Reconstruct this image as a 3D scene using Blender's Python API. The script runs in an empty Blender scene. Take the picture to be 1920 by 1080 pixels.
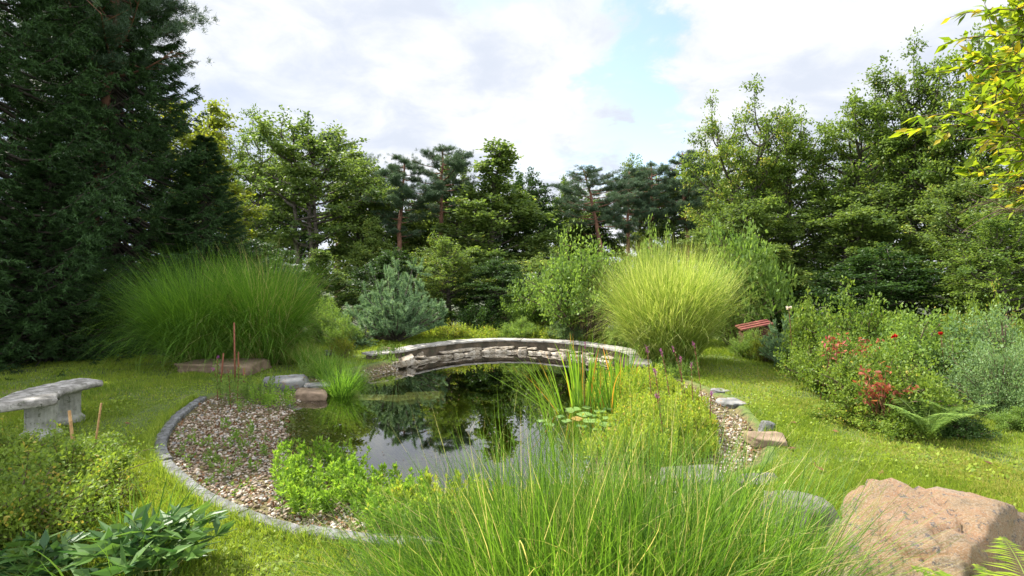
import bpy, math, random
import numpy as np
from mathutils import Vector, noise as mnoise

sc = bpy.context.scene
COL = sc.collection
R = math.radians
PI = math.pi

# ------------------------------------------------------------------ camera
EYE = 1.65
cam_d = bpy.data.cameras.new('camera')
cam = bpy.data.objects.new('camera', cam_d)
COL.objects.link(cam)
cam.location = (0, 0, EYE)
cam.rotation_euler = (R(90), 0, 0)
cam_d.sensor_width = 36
cam_d.lens = 18
cam_d.shift_y = -15 / 1920
cam_d.clip_start = 0.05
cam_d.clip_end = 6000
sc.camera = cam

# ------------------------------------------------------------------ sun and sky
SUN_EL, SUN_AZ = R(51), R(-62)
SDIR = Vector((math.sin(SUN_AZ) * math.cos(SUN_EL), math.cos(SUN_AZ) * math.cos(SUN_EL), math.sin(SUN_EL)))
sun_d = bpy.data.lights.new('sun', 'SUN')
sun_d.energy = 5.0
sun_d.angle = R(0.5)
sun_d.color = (1.0, 0.95, 0.86)
sun = bpy.data.objects.new('sun', sun_d)
sun.rotation_euler = SDIR.to_track_quat('Z', 'Y').to_euler()
COL.objects.link(sun)

world = bpy.data.worlds.new("World")
sc.world = world
world.use_nodes = True
SKY_STRENGTH = 0.12


class NT:
    """small helper for writing node trees"""
    def __init__(s, tree):
        s.t = tree
        tree.nodes.clear()

    def n(s, typ, **kw):
        nd = s.t.nodes.new(typ)
        for k, v in kw.items():
            if k.startswith('i_'):
                key = k[2:].replace('_', ' ')
                nd.inputs[key].default_value = v
            else:
                setattr(nd, k, v)
        return nd

    def l(s, a, b):
        s.t.links.new(a, b)

    def val(s, x, sock):
        if isinstance(x, (int, float)):
            sock.default_value = x
        else:
            s.l(x, sock)

    def m(s, op, a, b=0.0, c=None, clamp=False):
        nd = s.t.nodes.new('ShaderNodeMath')
        nd.operation = op
        nd.use_clamp = clamp
        s.val(a, nd.inputs[0])
        s.val(b, nd.inputs[1])
        if c is not None:
            s.val(c, nd.inputs[2])
        return nd.outputs[0]

    def mix(s, f, a, b, mode='MIX'):
        nd = s.t.nodes.new('ShaderNodeMix')
        nd.data_type = 'RGBA'
        nd.blend_type = mode
        s.val(f, nd.inputs[0])
        for x, i in ((a, 6), (b, 7)):
            if isinstance(x, tuple):
                nd.inputs[i].default_value = (*x[:3], 1)
            else:
                s.l(x, nd.inputs[i])
        return nd.outputs[2]

    def noise(s, vec, scale, detail=4, rough=0.55, dist=0.0):
        nd = s.t.nodes.new('ShaderNodeTexNoise')
        nd.inputs['Scale'].default_value = scale
        nd.inputs['Detail'].default_value = detail
        nd.inputs['Roughness'].default_value = rough
        nd.inputs['Distortion'].default_value = dist
        if vec is not None:
            s.l(vec, nd.inputs['Vector'])
        return nd.outputs['Fac']

    def ramp(s, f, stops):
        nd = s.t.nodes.new('ShaderNodeValToRGB')
        els = nd.color_ramp.elements
        while len(els) < len(stops):
            els.new(0.5)
        for e, (p, c) in zip(els, stops):
            e.position = p
            e.color = (*c[:3], 1) if isinstance(c, tuple) else (c, c, c, 1)
        s.l(f, nd.inputs[0])
        return nd.outputs[0]

    def smooth(s, x, a, b):
        nd = s.t.nodes.new('ShaderNodeMapRange')
        nd.interpolation_type = 'SMOOTHSTEP'
        s.l(x, nd.inputs[0])
        nd.inputs[1].default_value = a
        nd.inputs[2].default_value = b
        return nd.outputs[0]


w = NT(world.node_tree)
geo = w.n('ShaderNodeTexCoord')
sep = w.n('ShaderNodeSeparateXYZ')
w.l(geo.outputs['Generated'], sep.inputs[0])
X, Y, Z = sep.outputs
sky = w.n('ShaderNodeTexSky')
sky.sky_type = 'NISHITA'
sky.sun_disc = False
sky.sun_elevation = SUN_EL
sky.sun_rotation = SUN_AZ
sky.ozone_density = 1.6
# cloud layer seen from below: direction projected on a flat deck
zc = w.m('ADD', w.m('MAXIMUM', Z, 0.0), 0.22)
comb = w.n('ShaderNodeCombineXYZ')
w.l(w.m('DIVIDE', X, zc), comb.inputs[0])
w.l(w.m('DIVIDE', Y, zc), comb.inputs[1])
cv = comb.outputs[0]
n1 = w.noise(cv, 1.5, 8, 0.55, 0.25)
n2 = w.noise(cv, 3.6, 7, 0.6, 0.3)
n3 = w.noise(cv, 0.9, 5, 0.5, 0.0)
# openings in the cloud cover, around chosen directions
yy = w.m('MAXIMUM', Y, 0.05)
u = w.m('DIVIDE', X, yy)
v = w.m('DIVIDE', Z, yy)
wob = w.m('MULTIPLY', w.m('SUBTRACT', n2, 0.5), 0.55)
wob2 = w.m('MULTIPLY', w.m('SUBTRACT', n1, 0.5), 0.5)
def hole(u0, v0, su, sv, tilt=0.0):
    du = w.m('DIVIDE', w.m('ADD', w.m('SUBTRACT', w.m('SUBTRACT', u, u0), w.m('MULTIPLY', w.m('SUBTRACT', v, v0), tilt)), wob), su)
    dv = w.m('DIVIDE', w.m('ADD', w.m('SUBTRACT', v, v0), wob2), sv)
    r = w.m('ADD', w.m('MULTIPLY', du, du), w.m('MULTIPLY', dv, dv))
    return w.m('EXPONENT', w.m('MULTIPLY', r, -1.0))
h = w.m('ADD', hole(0.235, 0.42, 0.085, 0.20, 0.15), hole(-0.03, 0.60, 0.14, 0.07))
h = w.m('ADD', h, hole(0.25, 0.24, 0.10, 0.07))
h = w.m('ADD', h, w.m('MULTIPLY', hole(0.05, 0.23, 0.22, 0.04), 0.35))
cover = w.m('SUBTRACT', w.m('ADD', w.m('MULTIPLY', n1, 0.35), 0.62), w.m('MULTIPLY', h, 0.75))
cover = w.smooth(cover, 0.0, 0.7)
shade = w.smooth(w.m('ADD', w.m('MULTIPLY', n2, 0.6), w.m('MULTIPLY', n3, 0.5)), 0.42, 0.68)
ccol = w.mix(shade, (2.65, 2.85, 3.25), (3.75, 3.8, 3.9))
# grey-blue underside low on the left
low = w.m('MULTIPLY', w.m('SUBTRACT', 1.0, w.smooth(u, -0.8, -0.15)), w.m('SUBTRACT', 1.0, w.smooth(v, 0.2, 0.5)))
ccol = w.mix(w.m('MULTIPLY', low, 0.8), ccol, (2.1, 2.55, 3.5))
skyb = w.mix(1.0, sky.outputs[0], (1.35, 1.22, 1.1), 'MULTIPLY')
# unseen clouds overhead and behind the camera brightened as added fill for the shadows
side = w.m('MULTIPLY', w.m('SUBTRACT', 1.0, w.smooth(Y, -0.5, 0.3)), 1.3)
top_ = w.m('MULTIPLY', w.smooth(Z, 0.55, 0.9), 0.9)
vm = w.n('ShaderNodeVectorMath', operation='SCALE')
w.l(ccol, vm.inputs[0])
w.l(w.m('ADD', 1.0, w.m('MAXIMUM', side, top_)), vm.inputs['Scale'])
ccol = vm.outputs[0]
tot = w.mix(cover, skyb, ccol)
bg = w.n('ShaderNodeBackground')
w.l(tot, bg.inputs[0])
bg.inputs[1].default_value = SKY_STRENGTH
wo = w.n('ShaderNodeOutputWorld')
w.l(bg.outputs[0], wo.inputs[0])

sc.view_settings.view_transform = 'Standard'
sc.view_settings.look = 'None'
sc.view_settings.exposure = 1.32
sc.view_settings.gamma = 1.0
cy = sc.cycles
cy.max_bounces = 7
cy.diffuse_bounces = 3
cy.glossy_bounces = 3
cy.transmission_bounces = 4
cy.transparent_max_bounces = 8
cy.use_denoising = True
cy.sample_clamp_indirect = 4.0

# ------------------------------------------------------------------ materials
MATS = {}


def bsdf_mat(name):
    m = bpy.data.materials.new(name)
    m.use_nodes = True
    t = NT(m.node_tree)
    out = t.n('ShaderNodeOutputMaterial')
    MATS[name] = m
    return m, t, out


def leaf_mat(name, dark, light, accent=None, trans=0.45, rough=0.5, spec=0.25, acc_at=0.93, objvar=0.25):
    """foliage: colour from each leaf's own random tint, part of the light passes through"""
    m, t, out = bsdf_mat(name)
    a = t.n('ShaderNodeAttribute', attribute_name='tint')
    oi = t.n('ShaderNodeObjectInfo')
    f = t.m('ADD', a.outputs['Fac'], t.m('MULTIPLY', t.m('SUBTRACT', oi.outputs['Random'], 0.5), objvar), clamp=True)
    stops = [(0.0, dark), (0.75, light)]
    if accent:
        stops += [(acc_at - 0.03, light), (acc_at, accent)]
    col = t.ramp(f, stops)
    p = t.n('ShaderNodeBsdfPrincipled')
    t.l(col, p.inputs['Base Color'])
    p.inputs['Roughness'].default_value = rough
    p.inputs['Specular IOR Level'].default_value = spec
    tr = t.n('ShaderNodeBsdfTranslucent')
    bright = t.mix(1.0, col, (1.45, 1.4, 0.85), 'MULTIPLY')
    t.l(bright, tr.inputs[0])
    mx = t.n('ShaderNodeMixShader')
    mx.inputs[0].default_value = trans
    t.l(p.outputs[0], mx.inputs[1])
    t.l(tr.outputs[0], mx.inputs[2])
    t.l(mx.outputs[0], out.inputs[0])
    return m


def solid_mat(name, c1, c2, scale=6, rough=0.85, bump=0.3, bscale=None, c3=None, c3s=0.5, spec=0.3, bdist=0.02):
    m, t, out = bsdf_mat(name)
    tc = t.n('ShaderNodeTexCoord').outputs['Object']
    n = t.noise(tc, scale, 8, 0.62)
    col = t.mix(t.smooth(n, 0.36, 0.64), c1, c2)
    if c3:
        n2 = t.noise(tc, scale * 2.3, 8, 0.7, 0.6)
        col = t.mix(t.smooth(n2, c3s, c3s + 0.1), col, c3)
    p = t.n('ShaderNodeBsdfPrincipled')
    t.l(col, p.inputs['Base Color'])
    p.inputs['Roughness'].default_value = rough
    p.inputs['Specular IOR Level'].default_value = spec
    b = t.n('ShaderNodeBump')
    b.inputs['Strength'].default_value = bump
    b.inputs['Distance'].default_value = bdist
    t.l(t.noise(tc, bscale or scale * 5, 9, 0.7), b.inputs['Height'])
    t.l(b.outputs[0], p.inputs['Normal'])
    t.l(p.outputs[0], out.inputs[0])
    return m


def tint_mat(name, stops, rough=0.8, spec=0.3):
    """hard little things in one mesh (pebbles): colour by each one's random tint"""
    m, t, out = bsdf_mat(name)
    a = t.n('ShaderNodeAttribute', attribute_name='tint')
    tc = t.n('ShaderNodeTexCoord').outputs['Object']
    col = t.ramp(a.outputs['Fac'], stops)
    n = t.noise(tc, 90, 4, 0.6)
    col = t.mix(t.m('MULTIPLY', n, 0.5), col, (0.12, 0.1, 0.07))
    p = t.n('ShaderNodeBsdfPrincipled')
    t.l(col, p.inputs['Base Color'])
    p.inputs['Roughness'].default_value = rough
    p.inputs['Specular IOR Level'].default_value = spec
    t.l(p.outputs[0], out.inputs[0])
    return m


L_SPRUCE = leaf_mat('spruce_needles', (0.011, 0.03, 0.009), (0.035, 0.078, 0.019), trans=0.15, rough=0.6, spec=0.2)
L_PINE = leaf_mat('pine_needles', (0.03, 0.06, 0.035), (0.075, 0.125, 0.065), trans=0.2, rough=0.5)
L_BLUEPINE = leaf_mat('blue_pine_needles', (0.07, 0.15, 0.06), (0.24, 0.36, 0.19), trans=0.25, rough=0.5)
L_BROAD = leaf_mat('broad_leaves', (0.035, 0.075, 0.018), (0.15, 0.215, 0.048), (0.28, 0.3, 0.07), trans=0.45)
L_HORN = leaf_mat('hornbeam_leaves', (0.04, 0.085, 0.018), (0.165, 0.24, 0.045), (0.3, 0.29, 0.06), trans=0.45)
L_YELL = leaf_mat('yellowing_leaves', (0.07, 0.11, 0.014), (0.2, 0.24, 0.025), (0.34, 0.25, 0.04), trans=0.5)
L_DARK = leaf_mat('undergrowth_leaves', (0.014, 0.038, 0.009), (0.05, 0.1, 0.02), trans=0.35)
L_SHRUB = leaf_mat('shrub_leaves', (0.07, 0.14, 0.025), (0.2, 0.3, 0.06), trans=0.45)
L_SILV = leaf_mat('silvery_leaves', (0.07, 0.14, 0.05), (0.2, 0.3, 0.12), trans=0.4)
L_ROSE = leaf_mat('rose_leaves', (0.05, 0.11, 0.018), (0.2, 0.28, 0.04), (0.36, 0.3, 0.06), trans=0.45, spec=0.25, rough=0.5, acc_at=0.9)
L_PEONY = leaf_mat('peony_leaves', (0.03, 0.085, 0.025), (0.1, 0.19, 0.04), (0.13, 0.16, 0.06), trans=0.35, spec=0.35, rough=0.45, acc_at=0.985)
L_CHERRY = leaf_mat('cherry_leaves', (0.09, 0.17, 0.015), (0.27, 0.34, 0.02), (0.46, 0.36, 0.03), trans=0.55, acc_at=0.9)
L_MARSH = leaf_mat('marsh_leaves', (0.15, 0.22, 0.02), (0.34, 0.42, 0.055), (0.48, 0.36, 0.07), trans=0.5)
L_MARSHG = leaf_mat('goldenrod_leaves', (0.09, 0.19, 0.02), (0.23, 0.37, 0.045), (0.32, 0.36, 0.06), trans=0.5)
L_RED = leaf_mat('red_leaves', (0.22, 0.05, 0.03), (0.4, 0.14, 0.08), (0.3, 0.03, 0.06), trans=0.45)
L_GRASS = leaf_mat('lawn_blades', (0.085, 0.16, 0.016), (0.28, 0.36, 0.045), (0.33, 0.33, 0.085), trans=0.45, rough=0.5, acc_at=0.92, objvar=0)
L_MISC = leaf_mat('silver_grass_blades', (0.045, 0.12, 0.014), (0.16, 0.3, 0.035), (0.42, 0.38, 0.16), trans=0.5, acc_at=0.97)
L_STRAW = leaf_mat('dry_blades', (0.1, 0.11, 0.03), (0.3, 0.27, 0.11), trans=0.4)
L_ZEBRA = leaf_mat('zebra_grass_blades', (0.1, 0.18, 0.03), (0.32, 0.4, 0.08), (0.52, 0.55, 0.2), trans=0.5, acc_at=0.86, objvar=0)
L_FORE = leaf_mat('moor_grass_blades', (0.025, 0.08, 0.01), (0.16, 0.29, 0.03), (0.5, 0.44, 0.18), trans=0.5, acc_at=0.95, objvar=0.1)
L_IRIS = leaf_mat('iris_blades', (0.06, 0.16, 0.015), (0.2, 0.34, 0.03), (0.5, 0.25, 0.04), trans=0.5, acc_at=0.9, objvar=0)
L_PAD = leaf_mat('lily_pad', (0.07, 0.15, 0.04), (0.16, 0.26, 0.07), (0.3, 0.2, 0.06), trans=0.15, rough=0.3, spec=0.5)
L_FERN = leaf_mat('fern_fronds', (0.12, 0.22, 0.02), (0.3, 0.38, 0.04), trans=0.5)
L_LITTER = leaf_mat('dead_leaves', (0.06, 0.028, 0.015), (0.2, 0.1, 0.045), trans=0.2, rough=0.8)
F_PURPLE = leaf_mat('purple_petals', (0.22, 0.05, 0.2), (0.4, 0.12, 0.36), trans=0.4)
F_ROSE = leaf_mat('red_petals', (0.35, 0.005, 0.01), (0.5, 0.02, 0.02), trans=0.3)
B_RED = solid_mat('pine_bark', (0.12, 0.06, 0.04), (0.22, 0.11, 0.07), 5, bump=0.6)
B_GREY = solid_mat('grey_bark', (0.05, 0.042, 0.032), (0.11, 0.095, 0.075), 6, bump=0.5)
B_DARK = solid_mat('spruce_bark', (0.02, 0.018, 0.013), (0.05, 0.04, 0.03), 6, bump=0.5)
B_TWIG = solid_mat('twig_bark', (0.07, 0.045, 0.03), (0.16, 0.11, 0.08), 20)
S_STEM = solid_mat('red_brown_stem', (0.12, 0.04, 0.025), (0.22, 0.1, 0.05), 20)
S_GREEN = solid_mat('green_stem', (0.08, 0.14, 0.03), (0.14, 0.2, 0.05), 20)
STAKE = solid_mat('bamboo_stake', (0.22, 0.13, 0.05), (0.35, 0.22, 0.09), 15)
RUST = solid_mat('rusty_stake', (0.14, 0.045, 0.025), (0.22, 0.09, 0.05), 15)
GRANITE = solid_mat('granite', (0.1, 0.1, 0.1), (0.22, 0.22, 0.225), 9, bump=0.8, bscale=70, c3=(0.06, 0.065, 0.04), c3s=0.5)
ROCKG = solid_mat('grey_rock', (0.09, 0.085, 0.075), (0.19, 0.175, 0.155), 5, bump=0.8, bscale=40, c3=(0.06, 0.055, 0.045), c3s=0.53)
CONCRETE = solid_mat('weathered_concrete', (0.17, 0.16, 0.14), (0.4, 0.38, 0.35), 9, bump=0.8, bscale=60, c3=(0.07, 0.075, 0.05), c3s=0.54)
PEDESTAL = solid_mat('pedestal_concrete', (0.22, 0.22, 0.19), (0.34, 0.34, 0.3), 8, bump=0.5, bscale=70, c3=(0.1, 0.11, 0.07), c3s=0.56)
COPING = solid_mat('coping_stone', (0.22, 0.21, 0.19), (0.36, 0.34, 0.31), 5, bump=0.4, c3=(0.2, 0.17, 0.13), c3s=0.55)
WALLM = solid_mat('pond_wall_stone', (0.06, 0.05, 0.035), (0.13, 0.1, 0.07), 5, bump=0.6, c3=(0.06, 0.07, 0.04), c3s=0.55)
LEDGE = solid_mat('ledge_stone', (0.2, 0.16, 0.11), (0.42, 0.38, 0.32), 5, bump=0.7, c3=(0.14, 0.11, 0.07), c3s=0.52)
SLATE = solid_mat('slate_step', (0.12, 0.12, 0.12), (0.25, 0.25, 0.24), 5, bump=0.8, c3=(0.2, 0.13, 0.08), c3s=0.55)
SUNK = solid_mat('sunken_slab', (0.26, 0.24, 0.1), (0.44, 0.4, 0.18), 5, bump=0.3)
SAND = solid_mat('sandstone', (0.14, 0.1, 0.065), (0.25, 0.18, 0.125), 5, bump=0.5)
REDW = solid_mat('red_painted_wood', (0.12, 0.03, 0.025), (0.19, 0.055, 0.045), 5)
DARKW = solid_mat('dark_wood', (0.06, 0.02, 0.015), (0.1, 0.04, 0.03), 8)
PEBBLE = tint_mat('pebbles', [(0.0, (0.1, 0.07, 0.045)), (0.25, (0.26, 0.18, 0.12)), (0.55, (0.4, 0.32, 0.24)), (0.85, (0.58, 0.53, 0.46)), (1.0, (0.2, 0.2, 0.2))])
m, t, out = bsdf_mat('orange_boulder')
tc = t.n('ShaderNodeTexCoord').outputs['Object']
n1_ = t.noise(tc, 2.2, 9, 0.65, 0.8)
c_ = t.ramp(n1_, [(0.3, (0.15, 0.125, 0.085)), (0.43, (0.29, 0.19, 0.1)), (0.52, (0.31, 0.17, 0.085)), (0.6, (0.34, 0.25, 0.16)), (0.75, (0.17, 0.12, 0.095))])
n2_ = t.noise(tc, 26, 8, 0.75, 0.4)
c_ = t.mix(t.smooth(n2_, 0.56, 0.585), c_, (0.1, 0.085, 0.08))
n4_ = t.noise(tc, 120, 4, 0.7)
c_ = t.mix(t.smooth(n4_, 0.5, 0.56), c_, t.mix(0.45, c_, (0.4, 0.34, 0.26)))
n3_ = t.noise(tc, 5, 9, 0.7, 1.5)
c_ = t.mix(t.m('MULTIPLY', t.smooth(n3_, 0.56, 0.66), 0.6), c_, (0.2, 0.17, 0.1))
p = t.n('ShaderNodeBsdfPrincipled')
t.l(c_, p.inputs['Base Color'])
p.inputs['Roughness'].default_value = 0.8
b = t.n('ShaderNodeBump')
b.inputs['Strength'].default_value = 1.0
b.inputs['Distance'].default_value = 0.035
t.l(t.m('ADD', t.noise(tc, 30, 12, 0.78), n3_), b.inputs['Height'])
t.l(b.outputs[0], p.inputs['Normal'])
t.l(p.outputs[0], out.inputs[0])
BOULDER = m

# ground: lawn soil, path-like dry patches, pond bed
m, t, out = bsdf_mat('ground_cover')
tc = t.n('ShaderNodeTexCoord').outputs['Object']
na = t.noise(tc, 0.9, 7, 0.6)
nb = t.noise(tc, 9, 7, 0.7)
grass = t.mix(t.smooth(nb, 0.3, 0.7), (0.045, 0.075, 0.012), (0.11, 0.15, 0.025))
grass = t.mix(t.m('MULTIPLY', t.smooth(na, 0.55, 0.7), 0.6), grass, (0.2, 0.17, 0.07))
bed = t.mix(t.smooth(t.noise(tc, 16, 8, 0.75), 0.35, 0.65), (0.04, 0.036, 0.012), (0.17, 0.14, 0.05))
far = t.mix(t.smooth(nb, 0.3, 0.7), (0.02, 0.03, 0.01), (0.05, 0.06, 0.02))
at = t.n('ShaderNodeAttribute', attribute_name='bed')
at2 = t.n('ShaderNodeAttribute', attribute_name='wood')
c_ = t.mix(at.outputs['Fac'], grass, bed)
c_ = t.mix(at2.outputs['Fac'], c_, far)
p = t.n('ShaderNodeBsdfPrincipled')
t.l(c_, p.inputs['Base Color'])
p.inputs['Roughness'].default_value = 0.95
b = t.n('ShaderNodeBump')
b.inputs['Strength'].default_value = 0.7
b.inputs['Distance'].default_value = 0.03
t.l(t.noise(tc, 30, 6, 0.7), b.inputs['Height'])
t.l(b.outputs[0], p.inputs['Normal'])
t.l(p.outputs[0], out.inputs[0])
GROUND = m

m, t, out = bsdf_mat('pond_water')
tc = t.n('ShaderNodeTexCoord').outputs['Object']
fr = t.n('ShaderNodeFresnel')
fr.inputs['IOR'].default_value = 1.5
gl = t.n('ShaderNodeBsdfGlossy')
gl.inputs['Roughness'].default_value = 0.0
gl.inputs['Color'].default_value = (1, 1, 1, 1)
tp = t.n('ShaderNodeBsdfTransparent')
tp.inputs[0].default_value = (0.93, 0.95, 0.88, 1)
b = t.n('ShaderNodeBump')
b.inputs['Strength'].default_value = 0.006
b.inputs['Distance'].default_value = 0.03
t.l(t.noise(tc, 3.0, 3, 0.5), b.inputs['Height'])
t.l(b.outputs[0], fr.inputs['Normal'])
t.l(b.outputs[0], gl.inputs['Normal'])
mx = t.n('ShaderNodeMixShader')
t.l(t.m('MULTIPLY', fr.outputs[0], 1.5, clamp=True), mx.inputs[0])
t.l(tp.outputs[0], mx.inputs[1])
t.l(gl.outputs[0], mx.inputs[2])
t.l(mx.outputs[0], out.inputs[0])
va = t.n('ShaderNodeVolumeAbsorption')
va.inputs['Color'].default_value = (0.66, 0.7, 0.3, 1)
va.inputs['Density'].default_value = 2.4
t.l(va.outputs[0], out.inputs['Volume'])
WATER = m


# ------------------------------------------------------------------ mesh helpers
class MB:
    def __init__(s):
        s.V, s.F, s.T, s.n = [], [], [], 0

    def add(s, verts, faces, tint=0.5):
        verts = np.asarray(verts, float).reshape(-1, 3)
        faces = np.asarray(faces, int)
        s.V.append(verts)
        s.F.append(faces + s.n)
        s.T.append(np.broadcast_to(np.asarray(tint, float), (len(faces),)))
        s.n += len(verts)

    def tube(s, pts, rad, sides=6, tint=0.5, cap=True):
        pts = np.asarray(pts, float)
        n = len(pts)
        rad = np.broadcast_to(np.asarray(rad, float), (n,))
        d = np.gradient(pts, axis=0)
        d /= np.linalg.norm(d, axis=1)[:, None] + 1e-9
        ref = np.array([0.0, 0, 1]) if abs(d[0][2]) < 0.8 else np.array([1.0, 0, 0])
        a = np.cross(d, ref)
        a /= np.linalg.norm(a, axis=1)[:, None] + 1e-9
        b = np.cross(d, a)
        th = np.arange(sides) * 2 * PI / sides
        v = pts[:, None] + rad[:, None, None] * (np.cos(th)[None, :, None] * a[:, None] + np.sin(th)[None, :, None] * b[:, None])
        i = np.arange(n - 1)[:, None] * sides
        j = np.arange(sides)[None]
        k = (j + 1) % sides
        f = np.stack([i + j, i + k, i + sides + k, i + sides + j], -1).reshape(-1, 4)
        s.add(v, f, tint)
        if cap:
            s.F.append(np.array([np.arange(sides)[::-1] + s.n - n * sides]))
            s.T.append(np.array([0.5]))
            s.F.append(np.array([np.arange(sides) + s.n - sides]))
            s.T.append(np.array([0.5]))

    def mesh(s, name, mat, smooth=False):
        me = bpy.data.meshes.new(name)
        V = np.concatenate(s.V)
        me.vertices.add(len(V))
        me.vertices.foreach_set('co', V.astype(np.float32).ravel())
        L = np.concatenate([f.ravel() for f in s.F]).astype(np.int32)
        cnt = np.concatenate([np.full(len(f), f.shape[1]) for f in s.F])
        st = np.concatenate([[0], np.cumsum(cnt)[:-1]]).astype(np.int32)
        me.loops.add(len(L))
        me.loops.foreach_set('vertex_index', L)
        me.polygons.add(len(cnt))
        me.polygons.foreach_set('loop_start', st)
        me.polygons.foreach_set('use_smooth', np.full(len(cnt), bool(smooth)))
        me.update(calc_edges=True)
        at = me.attributes.new('tint', 'FLOAT', 'FACE')
        at.data.foreach_set('value', np.concatenate(s.T).astype(np.float32))
        me.materials.append(mat)
        return me


def link(name, me, parent=None, label=None, cat=None, group=None, kind=None, loc=None):
    o = bpy.data.objects.new(name, me)
    COL.objects.link(o)
    if parent:
        o.parent = parent
    if loc is not None:
        o.location = loc
    for k, val in (('label', label), ('category', cat), ('group', group), ('kind', kind)):
        if val:
            o[k] = val
    return o


def thing(name, label, cat, loc=(0, 0, 0), rz=0, group=None, scale=None):
    o = link(name, None, None, label, cat, group, None, loc)
    o.rotation_euler = (0, 0, rz)
    if scale is not None:
        o.scale = scale
    return o


def P(px, py, z=0.0):
    """where the sight line through a spot of the photograph meets the level z"""
    d = (EYE - z) * 960 / (py - 525)
    return np.array([(px - 960) / 960 * d, d, z])


def hash2(i, j, seed):
    hsh = np.sin(i * 127.1 + j * 311.7 + seed * 74.7) * 43758.5453
    return hsh - np.floor(hsh)


def vnoise(x, y, seed=0):
    xi, yi = np.floor(x), np.floor(y)
    fx, fy = x - xi, y - yi
    fx = fx * fx * (3 - 2 * fx)
    fy = fy * fy * (3 - 2 * fy)
    a = hash2(xi, yi, seed)
    b = hash2(xi + 1, yi, seed)
    c = hash2(xi, yi + 1, seed)
    d = hash2(xi + 1, yi + 1, seed)
    return (a * (1 - fx) + b * fx) * (1 - fy) + (c * (1 - fx) + d * fx) * fy


def sstep(x, a, b):
    q = np.clip((x - a) / (b - a), 0, 1)
    return q * q * (3 - 2 * q)


def spline(pts, per=8, closed=False):
    pts = np.asarray(pts, float)
    n = len(pts)
    res = []
    for i in range(n if closed else n - 1):
        if closed:
            p0, p1, p2, p3 = pts[(i - 1) % n], pts[i], pts[(i + 1) % n], pts[(i + 2) % n]
        else:
            p0, p1, p2, p3 = pts[max(i - 1, 0)], pts[i], pts[i + 1], pts[min(i + 2, n - 1)]
        for k in range(per):
            q = k / per
            res.append(0.5 * ((2 * p1) + (-p0 + p2) * q + (2 * p0 - 5 * p1 + 4 * p2 - p3) * q * q + (-p0 + 3 * p1 - 3 * p2 + p3) * q ** 3))
    if not closed:
        res.append(pts[-1])
    return np.array(res)


# ------------------------------------------------------------------ pond outline and ground
KERB = [(-4.33, 7.23), (-4.1, 6.4), (-3.83, 5.76), (-3.52, 5.18), (-3.16, 4.71), (-2.81, 4.36), (-2.39, 3.99), (-2.0, 3.72), (-1.6, 3.5), (-1.25, 3.35), (-0.88, 3.26), (-0.2, 3.2)]
RIGHT = [(0.6, 3.3), (1.2, 3.75), (1.75, 4.3), (2.3, 4.75), (2.62, 5.4), (2.85, 6.3), (2.95, 7.2), (2.8, 8.1), (2.55, 8.9)]
BACK = [(2.5, 9.6), (2.5, 10.8), (1.8, 12.05), (0.75, 12.85), (-0.3, 13.05), (-1.25, 12.65), (-2.05, 11.8), (-2.42, 10.85)]
LEFTB = [(-2.6, 10.1), (-3.1, 9.2), (-3.6, 8.4), (-4.1, 7.85)]
OUT = spline(KERB + RIGHT + BACK + LEFTB, 5, True)
WZ = -0.15
CTRL = np.array([(-3.5, 5.5, 1.05, .3), (-1.5, 4, 1.1, .35), (0.5, 3.8, 0.85, .5), (1.8, 5, 1.3, .5), (2.4, 6.5, 1.35, .5), (2.3, 8, 1.25, .6),
                 (2.3, 10.5, .08, 3), (0.8, 12.5, .05, 3), (-1, 12.5, .05, 3), (-2.2, 11.2, .08, 2.5), (-2.6, 9.6, .3, 1.2), (-3.4, 8, .8, .35), (-3.6, 6.8, 1.2, .25)])


def poly_dist(x, y):
    """distance to the pond's outline, positive inside"""
    A = OUT
    B = np.roll(OUT, -1, 0)
    dmin = np.full(x.shape, 1e9)
    inside = np.zeros(x.shape, bool)
    for (ax, ay), (bx, by) in zip(A, B):
        ex, ey = bx - ax, by - ay
        tt = np.clip(((x - ax) * ex + (y - ay) * ey) / (ex * ex + ey * ey), 0, 1)
        dmin = np.minimum(dmin, np.hypot(x - ax - tt * ex, y - ay - tt * ey))
        cond = ((ay > y) != (by > y)) & (x < (bx - ax) * (y - ay) / (by - ay + 1e-12) + ax)
        inside ^= cond
    return np.where(inside, dmin, -dmin)


def ground_z(x, y, d=None):
    x, y = np.asarray(x, float), np.asarray(y, float)
    if d is None:
        d = poly_dist(x, y)
    z = 0.07 * sstep(y, 10.3, 12.3) * sstep(-x, -6, -3)
    z = z + (vnoise(x * 0.7, y * 0.7, 3) - 0.5) * 0.06 + (vnoise(x * 2.5, y * 2.5, 4) - 0.5) * 0.02
    z = z - 0.06 * np.maximum(y - 15, 0) + 0.06 * np.maximum(y - 90, 0)
    z = z - 0.1 * np.maximum(x - 6.5, 0) * (y < 14) * (x < 14)
    wsum = np.zeros(x.shape)
    W = np.zeros(x.shape)
    S = np.zeros(x.shape)
    for cx, cy_, cw, cs in CTRL:
        q = 1 / ((x - cx) ** 2 + (y - cy_) ** 2 + 0.05) ** 2
        wsum += q
        W += q * cw
        S += q * cs
    W /= wsum
    S /= wsum
    zin = -0.04 - 0.11 * np.clip(d / W, 0, 1) - S * np.maximum(d - W, 0)
    zin = np.maximum(zin, -0.95) + (vnoise(x * 3, y * 3, 9) - 0.5) * 0.05
    k = sstep(d, -0.05, 0.03)
    return z * (1 - k) + zin * k


def axis(lo, hi, step, far, g=1.25):
    a = list(np.arange(lo, hi, step))
    s_, q = step, hi
    while q < far:
        a.append(q)
        s_ *= g
        q += s_
    a.append(far)
    s_, q = step, lo
    while q > -far:
        s_ *= g
        q -= s_
        a.append(max(q, -far))
    return np.unique(np.array(a))


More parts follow.
